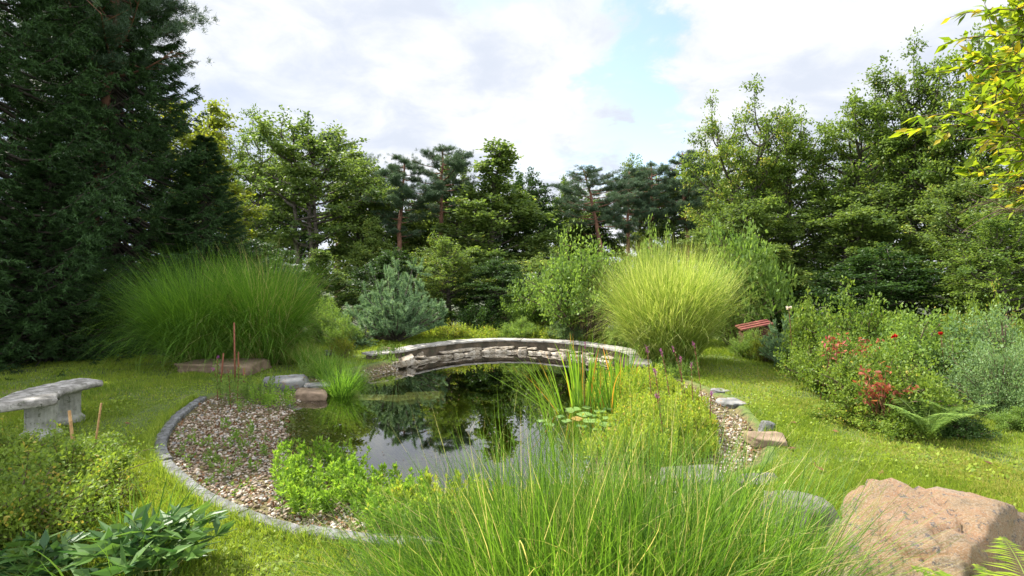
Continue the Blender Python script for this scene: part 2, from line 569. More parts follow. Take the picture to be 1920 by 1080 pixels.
gx, gy = axis(-5.2, 4.2, 0.06, 3000), axis(2.4, 13.8, 0.06, 3000)
GX, GY = np.meshgrid(gx, gy)
GD = poly_dist(GX, GY)
GZ = ground_z(GX, GY, GD)
mb = MB()
nx, ny = len(gx), len(gy)
ii = (np.arange(ny - 1)[:, None] * nx + np.arange(nx - 1)[None]).ravel()
mb.add(np.stack([GX, GY, GZ], -1), np.stack([ii, ii + 1, ii + nx + 1, ii + nx], -1))
gm = mb.mesh('ground', GROUND, True)
at = gm.attributes.new('bed', 'FLOAT', 'POINT')
at.data.foreach_set('value', (GD > -0.02).astype(np.float32).ravel())
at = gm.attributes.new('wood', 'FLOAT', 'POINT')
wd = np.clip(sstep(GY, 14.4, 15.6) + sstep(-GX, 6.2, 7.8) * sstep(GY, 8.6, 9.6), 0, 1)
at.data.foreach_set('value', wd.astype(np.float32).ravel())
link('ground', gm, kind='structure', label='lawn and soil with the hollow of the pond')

# water: a closed body, its sides hidden in the banks
mb = MB()
c = OUT.mean(0)
oo = OUT
n = len(oo)
top = np.column_stack([oo, np.full(n, WZ)])
bot = np.column_stack([oo, np.full(n, -1.3)])
mb.add(np.concatenate([top, bot]), np.array([[i, (i + 1) % n, (i + 1) % n + n, i + n] for i in range(n)])[:, ::-1])
mb.F.append(np.array([np.arange(n)]))
mb.T.append(np.array([0.5]))
mb.F.append(np.array([np.arange(n)[::-1] + n]))
mb.T.append(np.array([0.5]))
link('water', mb.mesh('water', WATER), kind='structure', label='still pond water reflecting trees and clouds')


# ------------------------------------------------------------------ foliage generators
def unit(v):
    return v / (np.linalg.norm(v, axis=-1, keepdims=True) + 1e-9)


def leaves(mb, pos, L, W, rng, dirs=None, up=0.8, spread=0.7, fold=None, tint=None, droop=0.0):
    """one leaf per position: a rhombus, or two halves folded along the midrib"""
    n = len(pos)
    L = np.broadcast_to(np.asarray(L, float), (n,)) * rng.uniform(0.7, 1.25, n)
    W = np.broadcast_to(np.asarray(W, float), (n,)) * rng.uniform(0.8, 1.2, n)
    a = rng.normal(0, 1, (n, 3))
    a = a * spread + (dirs if dirs is not None else 0)
    a[:, 2] -= droop
    a = unit(a)
    nn = rng.normal(0, 1, (n, 3)) * (1 - up)
    nn[:, 2] += up
    b = unit(np.cross(nn, a))
    nrm = np.cross(a, b)
    base = pos
    tip = pos + a * L[:, None]
    mid = pos + a * (L * 0.45)[:, None]
    l = mid + b * (W * 0.5)[:, None]
    r = mid - b * (W * 0.5)[:, None]
    if tint is None:
        tint = rng.uniform(0, 1, n)
    if fold is None:
        v = np.stack([base, l, tip, r], 1)
        i = np.arange(n)[:, None] * 4
        mb.add(v, i + np.arange(4)[None], tint)
    else:
        cm = mid - nrm * (W * fold)[:, None]
        tip = tip - nrm * (L * 0.12)[:, None]
        v = np.stack([base, l, tip, r, cm], 1)
        i = np.arange(n)[:, None] * 5
        f = np.concatenate([i + np.array([[0, 1, 2, 4]]), i + np.array([[0, 4, 2, 3]])])
        mb.add(v, f, np.concatenate([tint, tint]))


def needles(mb, pos, dirs, L, W, rng, spread=0.8, tint=None):
    n = len(pos)
    a = unit(dirs + rng.normal(0, spread, (n, 3)))
    b = unit(np.cross(a, rng.normal(0, 1, (n, 3))))
    L = L * rng.uniform(0.6, 1.2, n)
    v = np.stack([pos - b * W * 0.5, pos + b * W * 0.5, pos + a * L[:, None]], 1)
    mb.add(v, np.arange(n)[:, None] * 3 + np.arange(3)[None], rng.uniform(0, 1, n) if tint is None else tint)


def bez(p0, p1, p2, n):
    q = np.linspace(0, 1, n)[:, None]
    return p0 * (1 - q) ** 2 + 2 * p1 * q * (1 - q) + p2 * q * q


def clumpy(rng, subs, n, spread):
    """leaf positions along a set of twigs, thicker on some twigs than on others"""
    S = np.array([s_[0] for s_ in subs])
    E = np.array([s_[1] for s_ in subs])
    wgt = rng.uniform(0.1, 1, len(subs)) ** 2.2 * np.linalg.norm(E - S, axis=1)
    k = rng.choice(len(subs), n, p=wgt / wgt.sum())
    tt = rng.uniform(0.05, 1.1, n)[:, None]
    pos = S[k] * (1 - tt) + E[k] * tt
    off = rng.normal(0, 1, (n, 3)) * np.array(spread)
    return pos + off, unit(E[k] - S[k]), k


def gen_broad(seed, H=8.0, Rr=2.2, cb=0.12, nl=70, nleaf=42000, size=0.1, shape='oval', flat=0.6, trunks=1, lean=0.0):
    rng = np.random.default_rng(seed)
    tb, cbm = MB(), MB()
    subs = []
    for q in range(trunks):
        off = np.array([0.0, 0, 0]) if trunks == 1 else np.array([*rng.normal(0, 0.25, 2), 0])
        top = np.array([*rng.normal(0, 0.35, 2), H * rng.uniform(0.86, 0.97)]) + off * 2.5
        mid = np.array([*rng.normal(0, 0.25, 2), H * 0.5]) + off
        tr = bez(off, mid, top, 12)
        tr[:, :2] += rng.normal(0, 0.04, (12, 2))
        tb.tube(tr, np.linspace((0.13 + 0.006 * H) / trunks ** 0.6, 0.015, 12), 8)
        m_ = nl // trunks
        for i in range(m_):
            t_ = cb + (1 - cb) * ((i + rng.uniform(0, 1)) / m_)
            f = t_ * 11
            i0 = min(int(f), 10)
            p0 = tr[i0] * (1 - (f - i0)) + tr[i0 + 1] * (f - i0)
            az = i * 2.4 + rng.uniform(-0.5, 0.5)
            s_ = (t_ - cb) / (1 - cb)
            if shape == 'oval':
                prof = math.sin(PI * (0.12 + 0.84 * s_)) ** 0.6
            elif shape == 'cone':
                prof = 1.0 - 0.85 * s_
            else:
                prof = 0.45 + 0.75 * math.sin(PI * min(1, 0.1 + s_ * 0.95)) * (0.6 + 0.5 * s_)
            ln = Rr * prof * rng.uniform(0.5, 1.32)
            el = R(20 + 45 * s_ + rng.uniform(-10, 15))
            hd = np.array([math.cos(az), math.sin(az), 0])
            p2 = p0 + hd * ln * math.cos(el) + np.array([0, 0, ln * math.sin(el) * (0.9 if s_ < .9 else 1.3)])
            p1 = p0 + hd * ln * 0.5 + np.array([0, 0, ln * 0.18])
            lb = bez(p0, p1, p2, 6)
            tb.tube(lb, np.linspace(0.028 + 0.012 * ln, 0.006, 6), 5, cap=False)
            subs.append((lb[3], lb[5] + (lb[5] - lb[4]) * .5))
            for k in range(11):
                fr_ = rng.uniform(0.25, 1.0)
                g = fr_ * 5
                g0 = min(int(g), 4)
                q0 = lb[g0] * (1 - (g - g0)) + lb[g0 + 1] * (g - g0)
                a2 = az + rng.choice([-1, 1]) * rng.uniform(0.2, 1.2)
                l2 = ln * 0.42 * (1.15 - fr_ * 0.6) * rng.uniform(0.5, 1.3)
                q1 = q0 + np.array([math.cos(a2), math.sin(a2), rng.uniform(-0.25, 0.4) + 0.5 * max(0, s_ - 0.7)]) * l2
                subs.append((q0, q1))
                if k < 5:
                    tb.tube(np.array([q0, (q0 + q1) / 2 + [0, 0, 0.03], q1]), [0.012, 0.008, 0.003], 3, cap=False)
    pos, dr, k = clumpy(rng, subs, nleaf, (0.1, 0.1, 0.055))
    tint = np.clip(rng.uniform(0, 1, len(subs))[k] * 0.45 + rng.uniform(0, 0.55, nleaf), 0, 1)
    leaves(cbm, pos, size, size * 0.62, rng, dirs=dr * 0.7, up=flat, tint=tint, droop=0.15)
    return tb.mesh('trunk', B_GREY, True), cbm


def gen_pine(seed, H=9.0, cb=0.55, Rr=1.6, lean=(0, 0), tufts=2500, per=40, flatpads=True):
    rng = np.random.default_rng(seed)
    tb, cm = MB(), MB()
    top = np.array([lean[0], lean[1], H * 0.95])
    tr = bez(np.zeros(3), np.array([lean[0] * 0.2, lean[1] * 0.2, H * 0.5]), top, 12)
    tr[:, :2] += rng.normal(0, 0.035, (12, 2))
    tb.tube(tr, np.linspace(0.15, 0.03, 12), 8)
    subs = []
    nl = 34
    for i in range(nl):
        s_ = (i + rng.uniform(0, 1)) / nl
        t_ = cb + (1 - cb) * s_
        f = t_ * 11
        i0 = min(int(f), 10)
        p0 = tr[i0] * (1 - (f - i0)) + tr[i0 + 1] * (f - i0)
        az = i * 2.4 + rng.uniform(-0.6, 0.6)
        prof = (0.55 + 0.45 * math.sin(PI * s_)) * (1 - 0.55 * s_ ** 2)
        ln = Rr * prof * rng.uniform(0.45, 1.25)
        hd = np.array([math.cos(az), math.sin(az), 0])
        p2 = p0 + hd * ln + np.array([0, 0, ln * rng.uniform(0.05, 0.45)])
        lb = bez(p0, p0 + hd * ln * 0.5 + np.array([0, 0, -0.05]), p2, 6)
        tb.tube(lb, np.linspace(0.035, 0.008, 6), 5, cap=False)
        for k in range(9):
            fr_ = rng.uniform(0.35, 1.0)
            g = fr_ * 5
            g0 = min(int(g), 4)
            q0 = lb[g0] * (1 - (g - g0)) + lb[g0 + 1] * (g - g0)
            a2 = az + rng.uniform(-1.2, 1.2)
            q1 = q0 + np.array([math.cos(a2), math.sin(a2), rng.uniform(0.1, 0.6)]) * ln * 0.38 * rng.uniform(0.5, 1.2)
            subs.append((q0, q1))
            if k < 6:
                tb.tube(np.array([q0, q1]), [0.01, 0.004], 3, cap=False)
    # dead stubs below the crown
    for i in range(7):
        z_ = rng.uniform(0.25, cb)
        p0 = tr[int(z_ * 11)]
        az = rng.uniform(0, 6.28)
        tb.tube(np.array([p0, p0 + np.array([math.cos(az), math.sin(az), 0.1]) * rng.uniform(0.3, 0.8)]), [0.015, 0.004], 4, cap=False)
    pos, dr, k = clumpy(rng, subs, tufts, (0.09, 0.09, 0.05))
    tt = np.clip(rng.uniform(0, 1, len(subs))[k] * 0.5 + rng.uniform(0, 0.5, tufts), 0, 1)
    pos = np.repeat(pos, per, 0) + rng.normal(0, 0.035, (tufts * per, 3))
    dr = np.repeat(dr, per, 0) * 0.5 + np.array([0, 0, 0.45])
    needles(cm, pos, dr, np.full(tufts * per, 0.085), 0.011, rng, 0.6, np.repeat(tt, per))
    return tb.mesh('trunk', B_RED, True), cm.mesh('crown', L_PINE)


def gen_spruce(seed, H=12.0, Rr=3.6, levels=34, per=9, twigs=16, nn=34):
    rng = np.random.default_rng(seed)
    tb, cm = MB(), MB()
    tb.tube(np.array([[0, 0, 0], [0.05, 0, H / 2], [0, 0.05, H]]), [0.22, 0.12, 0.01], 8)
    P0, P1 = [], []
    for i in range(levels):
        s_ = (i + 0.3) / levels
        z0 = H * (0.02 + 0.97 * s_)
        for j in range(per):
            az = j * 2 * PI / per + i * 0.7 + rng.uniform(-0.25, 0.25)
            ln = Rr * (1 - s_) ** 0.8 * rng.uniform(0.7, 1.15) + 0.15
            hd = np.array([math.cos(az), math.sin(az), 0])
            sag = 0.32 * ln
            q = np.linspace(0, 1, 7)
            lb = np.array([0, 0, z0 + rng.uniform(-.1, .1)]) + hd[None] * (q * ln)[:, None] + np.array([0, 0, 1.0])[None] * (-sag * np.sin(q * PI * 0.62) + 0.22 * ln * q ** 3)[:, None]
            tb.tube(lb, np.linspace(0.02 + 0.008 * ln, 0.005, 7), 4, cap=False)
            for k in range(twigs):
                f_ = rng.uniform(0.2, 1.0) ** 0.7
                g = f_ * 6
                g0 = min(int(g), 5)
                q0 = lb[g0] * (1 - (g - g0)) + lb[g0 + 1] * (g - g0)
                a2 = az + rng.choice([-1, 1]) * rng.uniform(0.25, 0.95)
                l2 = rng.uniform(0.2, 0.5) * (0.5 + 0.25 * ln) * (1.25 - f_ * 0.7)
                P0.append(q0)
                P1.append(q0 + np.array([math.cos(a2), math.sin(a2), rng.uniform(-0.55, 0.12)]) * l2)
            P0.append(lb[4])
            P1.append(lb[6] + hd * 0.12)
    P0, P1 = np.array(P0), np.array(P1)
    n = len(P0)
    tb_ = rng.uniform(0, 1, n)
    q = np.tile(np.linspace(0.0, 1.0, nn), n)[:, None]
    pos = np.repeat(P0, nn, 0) * (1 - q) + np.repeat(P1, nn, 0) * q
    dr = np.repeat(unit(P1 - P0), nn, 0) * 0.9
    needles(cm, pos, dr, np.full(n * nn, 0.085), 0.024, rng, 0.75, np.clip(np.repeat(tb_, nn) * 0.6 + rng.uniform(0, 0.4, n * nn), 0, 1))
    return tb.mesh('trunk', B_DARK, True), cm.mesh('crown', L_SPRUCE)


def gen_shrub(seed, rx=1.0, h=1.5, stems=60, nleaf=9000, size=0.06, wid=0.6, mat=None, upr=0.5, start=0.25, fold=None, up=0.55, accent=None, smat=None, cl=(0.06, 0.06, 0.05), side=6, base_r=0.18):
    rng = np.random.default_rng(seed)
    tb, cm = MB(), MB()
    subs = []
    for i in range(stems):
        az = i * 2.4 + rng.uniform(-.4, .4)
        rr = math.sqrt((i + 0.5) / stems)
        reach = rx * rr * rng.uniform(0.75, 1.12)
        top = h * (1 - 0.55 * rr ** 2.2) * rng.uniform(0.78, 1.08)
        hd = np.array([math.cos(az), math.sin(az), 0])
        b0 = hd * rr * base_r * rx + np.array([0, 0, 0.0])
        tipp = hd * reach + np.array([0, 0, top * rng.uniform(0.35, 1.0) ** upr])
        lb = bez(b0, b0 * 0.5 + hd * reach * 0.35 + np.array([0, 0, tipp[2] * 0.75]), tipp, 6)
        tb.tube(lb, np.linspace(0.009 + 0.006 * h, 0.003, 6), 4, cap=False)
        for k in range(side):
            f = rng.uniform(start, 1.0) * 5
            g0 = min(int(f), 4)
            q0 = lb[g0] * (1 - (f - g0)) + lb[g0 + 1] * (f - g0)
            q1 = q0 + unit(rng.normal(0, 1, 3) + hd * 0.6 + np.array([0, 0, 0.7])) * rng.uniform(0.08, 0.26) * (0.5 + h * 0.5)
            subs.append((q0, q1))
            if k < 3:
                tb.tube(np.array([q0, q1]), [0.004, 0.002], 3, cap=False)
        subs.append((lb[4], lb[5] + unit(lb[5] - lb[4]) * 0.08))
    pos, dr, k = clumpy(rng, subs, nleaf, cl)
    pos[:, 2] = np.abs(pos[:, 2]) + 0.01
    tint = np.clip(rng.uniform(0, 1, len(subs))[k] * 0.5 + rng.uniform(0, 0.5, nleaf), 0, 1)
    leaves(cm, pos, size, size * wid, rng, dirs=dr * 0.8, up=up, tint=tint, fold=fold)
    return tb.mesh('stems', smat or B_TWIG, True), cm.mesh('foliage', mat or L_SHRUB)


def blade_mesh(mb, base, az, lean, curl, L, W, rng, K=7, tint=None, band=None, power=1.4, twist=0.9):
    n = len(base)
    q = (np.arange(K) + 0.5) / K
    ang = lean[:, None] + curl[:, None] * q[None] ** power
    st = (L / K)[:, None]
    hz = np.cumsum(np.sin(ang) * st, 1)
    vz = np.cumsum(np.cos(ang) * st, 1)
    hz = np.concatenate([np.zeros((n, 1)), hz], 1)
    vz = np.concatenate([np.zeros((n, 1)), vz], 1)
    wig = rng.normal(0, 0.3, n)[:, None] * np.linspace(0, 1, K + 1)[None] ** 2
    ca, sa = np.cos(az[:, None] + wig), np.sin(az[:, None] + wig)
    pts = np.stack([base[:, 0:1] + ca * hz, base[:, 1:2] + sa * hz, base[:, 2:3] + vz], -1)
    a2 = az + PI / 2 + rng.uniform(-twist, twist, n)
    wd = np.stack([np.cos(a2), np.sin(a2), np.zeros(n)], -1)[:, None]
    prof = (1 - np.linspace(0, 1, K + 1) ** 2.2) * 0.95 + 0.05
    ww = (W[:, None] * prof[None] * 0.5)[..., None]
    v = np.stack([pts - wd * ww, pts + wd * ww], 2)          # n, K+1, 2, 3
    i = np.arange(n)[:, None] * (2 * (K + 1)) + np.arange(K)[None] * 2
    f = np.stack([i, i + 1, i + 3, i + 2], -1).reshape(-1, 4)
    if tint is None:
        tint = rng.uniform(0, 1, n)
    tf = np.repeat(tint, K).reshape(n, K).copy()
    if band is not None:
        bmask = rng.uniform(0, 1, (n, K)) < band
        tf = np.where(bmask, 1.0, np.minimum(tf, 0.8))
    if K >= 6:
        dry_ = rng.uniform(0, 1, n) < 0.13
        tf[dry_, -1] = 1.0
        dry2 = rng.uniform(0, 1, n) < 0.03
        tf[dry2, -2:] = 1.0
    mb.add(v, f, tf.ravel())
    return pts


def gen_clump(seed, n, r0, L, W, lean, curl, mat, K=7, mb=None, band=None, azr=None, power=1.4, acc=0.06, name='blades', offs=(0, 0, 0), twist=0.9):
    rng = np.random.default_rng(seed)
    own = mb is None
    mb = mb or MB()
    az = rng.uniform(0, 2 * PI, n) if azr is None else rng.uniform(azr[0], azr[1], n)
    rr = r0 * np.sqrt(rng.uniform(0, 1, n))
    ab = az + rng.normal(0, 0.5, n)
    base = np.stack([np.cos(ab) * rr + offs[0], np.sin(ab) * rr + offs[1], np.full(n, -0.03 + offs[2])], -1)
    ln = rng.uniform(lean[0], lean[1], n) * (0.35 + 0.65 * rr / max(r0, 1e-6))
    cu = curl[0] + (curl[1] - curl[0]) * rng.uniform(0, 1, n) ** 1.7
    tint = rng.uniform(0, 0.88, n)
    tint[rng.uniform(0, 1, n) < acc] = 1.0
    blade_mesh(mb, base, az, ln, cu, rng.uniform(L[0], L[1], n), rng.uniform(W[0], W[1], n), rng, K, tint, band, power, twist)
    return mb.mesh(name, mat) if own else mb


def gen_stems(seed, pts, hgt, nleaf, size, wid, mat, stem_r=0.003, droop=0.0, up=0.35, top_more=True, lean=0.12, acc=0.04, hmul=None):
    """upright leafy stems standing at pts (n,3): returns a stem mesh and a foliage mesh"""
    rng = np.random.default_rng(seed)
    sm, fm = MB(), MB()
    pts = np.asarray(pts, float)
    n = len(pts)
    hh = rng.uniform(hgt[0], hgt[1], n)
    if hmul is not None:
        hh *= hmul
    if n > 400:
        hh *= 0.45 + 1.0 * vnoise(pts[:, 0] * 2.6, pts[:, 1] * 2.6, seed)
    tip = pts + np.stack([rng.normal(0, lean, n), rng.normal(0, lean, n), np.ones(n)], -1) * hh[:, None]
    # stems as slim three-sided prisms
    th = np.arange(3) * 2.094
    ring = np.stack([np.cos(th), np.sin(th), np.zeros(3)], -1) * stem_r
    v = np.concatenate([pts[:, None] + ring[None], tip[:, None] + ring[None] * 0.4], 1)
    i = np.arange(n)[:, None] * 6
    f = np.concatenate([i + np.array([[a, (a + 1) % 3, (a + 1) % 3 + 3, a + 3]]) for a in range(3)])
    sm.add(v, f)
    k = np.repeat(np.arange(n), nleaf)
    q = rng.uniform(0.12, 1.0, n * nleaf)
    if top_more:
        q = q ** 0.7
    q = q[:, None]
    pos = pts[k] * (1 - q) + tip[k] * q
    az = rng.uniform(0, 2 * PI, n * nleaf)
    el = 0.25 + 0.9 * q[:, 0] ** 2
    dr = np.stack([np.cos(az) * np.cos(el), np.sin(az) * np.cos(el), np.sin(el)], -1)
    tt = np.clip(rng.uniform(0, .6, n)[k] + rng.uniform(0, 0.35, n * nleaf), 0, 0.88)
    tt[rng.uniform(0, 1, n * nleaf) < acc] = 1.0
    leaves(fm, pos, size * (1.1 - 0.5 * q[:, 0]), size * wid, rng, dirs=dr * 3, up=up, spread=0.6, tint=tt, fold=0.12, droop=droop)
    return sm.mesh('stems', S_GREEN), fm.mesh('foliage', mat)


def plant(name, label, cat, meshes, loc, rz=0, group=None, scale=None, names=('stems', 'foliage')):
    o = thing(name, label, cat, loc, rz, group, scale)
    for nm, me in zip(names, meshes):
        link(nm, me, o)
    return o


def gz(x, y):
    return float(ground_z(np.array([x]), np.array([y]))[0])


# ------------------------------------------------------------------ stones
def rock(seed, dims, planes=10, rough=0.05, sub=4, flat_top=False, extra=None, k=45.0):
    """a broken stone: a rounded cut block with noise on it"""
    import bmesh
    rng = np.random.default_rng(seed)
    bm = bmesh.new()
    bmesh.ops.create_icosphere(bm, subdivisions=sub, radius=1.0)
    D = np.array([v.co[:] for v in bm.verts])
    F = np.array([[v.index for v in f.verts] for f in bm.faces])
    bm.free()
    N = unit(rng.normal(0, 1, (planes, 3)) * [1, 1, .5])
    dd = rng.uniform(0.72, 1.0, planes)
    if flat_top:
        N = np.concatenate([N, [[0.05, -0.08, 1], [0, 0, -1]]])
        dd = np.concatenate([dd, [0.62, 0.6]])
    if extra is not None:
        N = np.concatenate([N, unit(np.array([e[:3] for e in extra], float))])
        dd = np.concatenate([dd, [e[3] for e in extra]])
    q = D @ N.T
    rad = np.where(q > 0.05, dd[None] / np.maximum(q, 0.05), 9)
    # smooth minimum keeps the edges slightly worn
    r = -np.log(np.exp(-k * np.minimum(rad, 3)).sum(1)) / k
    r = np.minimum(r, 1.4)
    V = D * r[:, None]
    nz = np.array([mnoise.fractal(Vector(p * 1.7 + seed), 0.9, 2.1, 6) for p in V])
    rg = np.array([abs(mnoise.noise(Vector(p * 2.6 + seed * 2))) for p in V])
    V = V * (1 + rough * nz - rough * 0.8 * (rg < 0.05))[:, None]
    return V * np.array(dims) * 0.5, F


def stone(name, label, loc, dims, mat, seed, rz=0.0, group=None, sub=4, k=45.0, rough=0.07, flat_top=True, tilt=(0, 0), cat='stone', extra=None, planes=9):
    if flat_top and extra is None:
        q = random.Random(seed)
        extra = [(1, q.uniform(-.25, .25), q.uniform(-.1, .2), .84), (-1, q.uniform(-.25, .25), q.uniform(-.1, .2), .84), (q.uniform(-.25, .25), 1, .1, .82), (q.uniform(-.2, .2), -1, q.uniform(-.15, .15), .82)]
        planes = min(planes, 4)
    V, F = rock(seed, dims, planes, rough, sub, flat_top, extra, k)
    mb = MB()
    mb.add(V, F)
    o = link(name, mb.mesh(name, mat, sub > 3), None, label, cat, group, None, loc)
    o.rotation_euler = (tilt[0], tilt[1], rz)
    return o


# ------------------------------------------------------------------ kerb
kc = spline(KERB, 6)
seg = np.concatenate([[0], np.cumsum(np.linalg.norm(np.diff(kc, axis=0), axis=1))])
def kpos(s_):
    p_ = np.array([np.interp(s_, seg, kc[:, 0]), np.interp(s_, seg, kc[:, 1])])
    q_ = np.array([np.interp(s_ + 0.02, seg, kc[:, 0]), np.interp(s_ + 0.02, seg, kc[:, 1])])
    d_ = (q_ - p_) / (np.linalg.norm(q_ - p_) + 1e-9)
    return p_, np.array([-d_[1], d_[0]])
kerb = thing('stone_kerb', 'curved grey granite kerb between the lawn and the pebbles of the pond', 'kerb', (-3.5, 5.2, 0))
s_, i = 0.0, 0
rr = random.Random(4)
while s_ < seg[-1] - 0.1:
    e_ = min(seg[-1] - 0.03, s_ + rr.uniform(0.55, 0.95))
    mb = MB()
    K = 12
    prof = [(-0.05, -0.12), (-0.052, 0.012), (-0.042, 0.022), (0.04, 0.02), (0.05, 0.01), (0.052, -0.12)]
    jit = rr.uniform(-0.016, 0.012)
    rows = []
    for k in range(K + 1):
        p_, n_ = kpos(s_ + 0.007 + (e_ - s_ - 0.014) * k / K)
        for (w_, z_) in prof:
            nz = 0.012 * mnoise.noise(Vector((p_[0] * 11 + w_ * 30, p_[1] * 9, z_ * 40 + i)))
            q_ = p_ - n_ * (w_ + 0.03 + nz)
            rows.append((q_[0] + 3.5, q_[1] - 5.2, z_ + nz + jit))
    f = []
    for k in range(K):
        for j in range(5):
            a = k * 6 + j
            f.append((a, a + 1, a + 7, a + 6))
    mb.add(rows, f)
    mb.F.append(np.array([[0, 1, 2, 3, 4, 5][::-1]]))
    mb.T.append(np.array([.5]))
    mb.F.append(np.array([[K * 6 + j for j in range(6)]]))
    mb.T.append(np.array([.5]))
    link('kerb_stone', mb.mesh('kerb_stone', GRANITE), kerb)
    s_ = e_
    i += 1

# ------------------------------------------------------------------ back wall
bc = spline([(2.25, 9.1), (2.4, 9.8)] + BACK[1:-1] + [(-2.5, 10.95), (-2.95, 10.45)], 8)
bseg = np.concatenate([[0], np.cumsum(np.linalg.norm(np.diff(bc, axis=0), axis=1))])
def bpos(s_):
    p_ = np.array([np.interp(s_, bseg, bc[:, 0]), np.interp(s_, bseg, bc[:, 1])])
    q_ = np.array([np.interp(s_ + 0.05, bseg, bc[:, 0]), np.interp(s_ + 0.05, bseg, bc[:, 1])])
    r_ = np.array([np.interp(s_ - 0.05, bseg, bc[:, 0]), np.interp(s_ - 0.05, bseg, bc[:, 1])])
    d_ = (q_ - r_) / (np.linalg.norm(q_ - r_) + 1e-9)
    return p_, np.array([-d_[1], d_[0]])          # normal points into the pond
def arc_strip(s0, s1, K, prof, rough=0.004, sd=0):
    """prof: (inward offset, z) closed outline swept along the wall line"""
    mb = MB()
    rows = []
    m_ = len(prof)
    for k in range(K + 1):
        p_, n_ = bpos(s0 + (s1 - s0) * k / K)
        for (w_, z_) in prof:
            nz = rough * mnoise.noise(Vector((p_[0] * 6, p_[1] * 6 + w_ * 30, z_ * 30 + sd)))
            q_ = p_ + n_ * (w_ + nz)
            rows.append((q_[0], q_[1] - 11, z_ + nz))
    f = []
    for k in range(K):
        for j in range(m_):
            a, b_ = k * m_ + j, k * m_ + (j + 1) % m_
            f.append((a, b_, b_ + m_, a + m_))
    mb.add(rows, f)
    mb.F.append(np.array([list(range(m_))[::-1]]))
    mb.T.append(np.array([.5]))
    mb.F.append(np.array([[K * m_ + j for j in range(m_)]]))
    mb.T.append(np.array([.5]))
    return mb
wall = thing('pond_wall', 'low curved stone wall with pale flat coping along the far side of the pond', 'wall', (0, 11, 0))
link('wall_body', arc_strip(0.02, bseg[-1] - 0.02, 60, [(-0.1, -0.6), (0.1, -0.6), (0.1, 0.095), (-0.1, 0.095)], 0.02).mesh('wall_body', WALLM), wall)
ncop = 15
for i in range(ncop):
    s0 = bseg[-1] * i / ncop + 0.009
    s1 = bseg[-1] * (i + 1) / ncop - 0.009
    z_ = 0.098 + rr.uniform(0, 0.014)
    link('coping_slab', arc_strip(s0, s1, 8, [(-0.24, z_), (0.15, z_), (0.156, z_ + 0.01), (0.152, z_ + 0.04), (-0.24, z_ + 0.044)], 0.012, i).mesh('coping_slab', COPING), wall)
# flat stones lining the water's edge at the foot of the wall
s_, i = 2.0, 0
while s_ < bseg[-1] - 0.1:
    wdt = rr.uniform(0.24, 0.48)
    p_, n_ = bpos(s_ + wdt / 2)
    q_ = p_ + n_ * (0.27 + rr.uniform(-0.03, 0.03))
    hh = rr.uniform(0.09, 0.17)
    stone('ledge_stone', 'flat rough stone lying at the water line under the curved wall', (q_[0], q_[1], WZ + 0.015), (wdt * 1.1, 0.36, hh * 1.25), LEDGE, 20 + i,
          math.atan2(-n_[0], n_[1]) + rr.uniform(-.22, .22), 'flat stones along the foot of the pond wall', rough=.13, k=16, tilt=(rr.uniform(-.1, .15), rr.uniform(-.08, .08)))
    if i % 2 == 0 or rr.random() < 0.35:
        q2 = p_ + n_ * (0.2 + rr.uniform(-0.02, 0.02))
        w2 = rr.uniform(0.25, 0.5)
        stone('ledge_stone', 'thin stone in the upper course beneath the coping of the pond wall', (q2[0] + rr.uniform(-.1, .1), q2[1], WZ + 0.105), (w2 * 1.05, 0.28, rr.uniform(0.05, 0.09)), LEDGE, 70 + i,
              math.atan2(-n_[0], n_[1]) + rr.uniform(-.2, .2), 'thin stones of the upper course', rough=.12, k=18, tilt=(0, rr.uniform(-.1, .1)))
    s_ += wdt
    i += 1
# ------------------------------------------------------------------ steps and other stones
def atpx(px, py, z):
    q = P(px, py, z)
    return (q[0], q[1], z)
x_, y_, _ = P(533, 716, 0.03)
stone('stepping_stone', 'large grey slate slab on the bank, left of the brown stone step', (x_, y_, 0.0), (0.75, 0.62, 0.3), SLATE, 301, 0.3, sub=4, rough=0.05, cat='stone', planes=5)
x_, y_, _ = P(583, 733, -0.04)
stone('stepping_stone', 'brown layered stone step at the water edge beside the slate slab', (x_, y_, -0.1), (0.52, 0.42, 0.26), SAND, 302, 0.15, sub=4, rough=0.06, planes=5)
x_, y_, _ = P(597, 722, 0.0)
stone('stepping_stone', 'small pale grey slab lying on the back of the brown stone step', (x_, y_, 0.0), (0.4, 0.3, 0.07), SLATE, 303, 0.5, sub=4, rough=0.04, planes=5)
for (px, py, wx, wy, rz, lb, sd) in [(640, 736, .62, .42, .1, 'brown slab just under the water beside the stone step', 11), (690, 745, .72, .36, .05, 'pale olive slab under water, second from the stone step', 12),
                                     (748, 747, .66, .4, -.05, 'olive slab under water, third from the stone step', 13), (792, 741, .75, .6, .2, 'large deep slab fading into the dark water', 14)]:
    q = P(px, py, -0.19 - 0.03 * (sd - 11))
    stone('sunken_slab', lb, (q[0], q[1], q[2] - 0.03), (wx, wy * 1.3, 0.14), SUNK, sd, rz, 'slabs under the water', sub=4, rough=0.03, planes=4)
for (px, py, wx, wy, sd) in [(720, 703, .9, .4, 21), (695, 712, .8, .4, 22)]:
    q = P(px, py, -0.2)
    stone('sunken_slab', 'olive slab of the shallow ledge by the small pebble bank', (q[0], q[1], -0.26), (wx, wy, 0.12), SUNK, sd, 0.1, 'slabs of the shallow ledge', sub=4, rough=0.03, planes=4)
q = P(766, 673, 0.0)
stone('cut_stone', 'pale squared stone tilted at the left end of the curved wall', (q[0], q[1], -0.04), (0.3, 0.3, 0.26), LEDGE, 41, 0.5, tilt=(0.1, -0.35), planes=3)
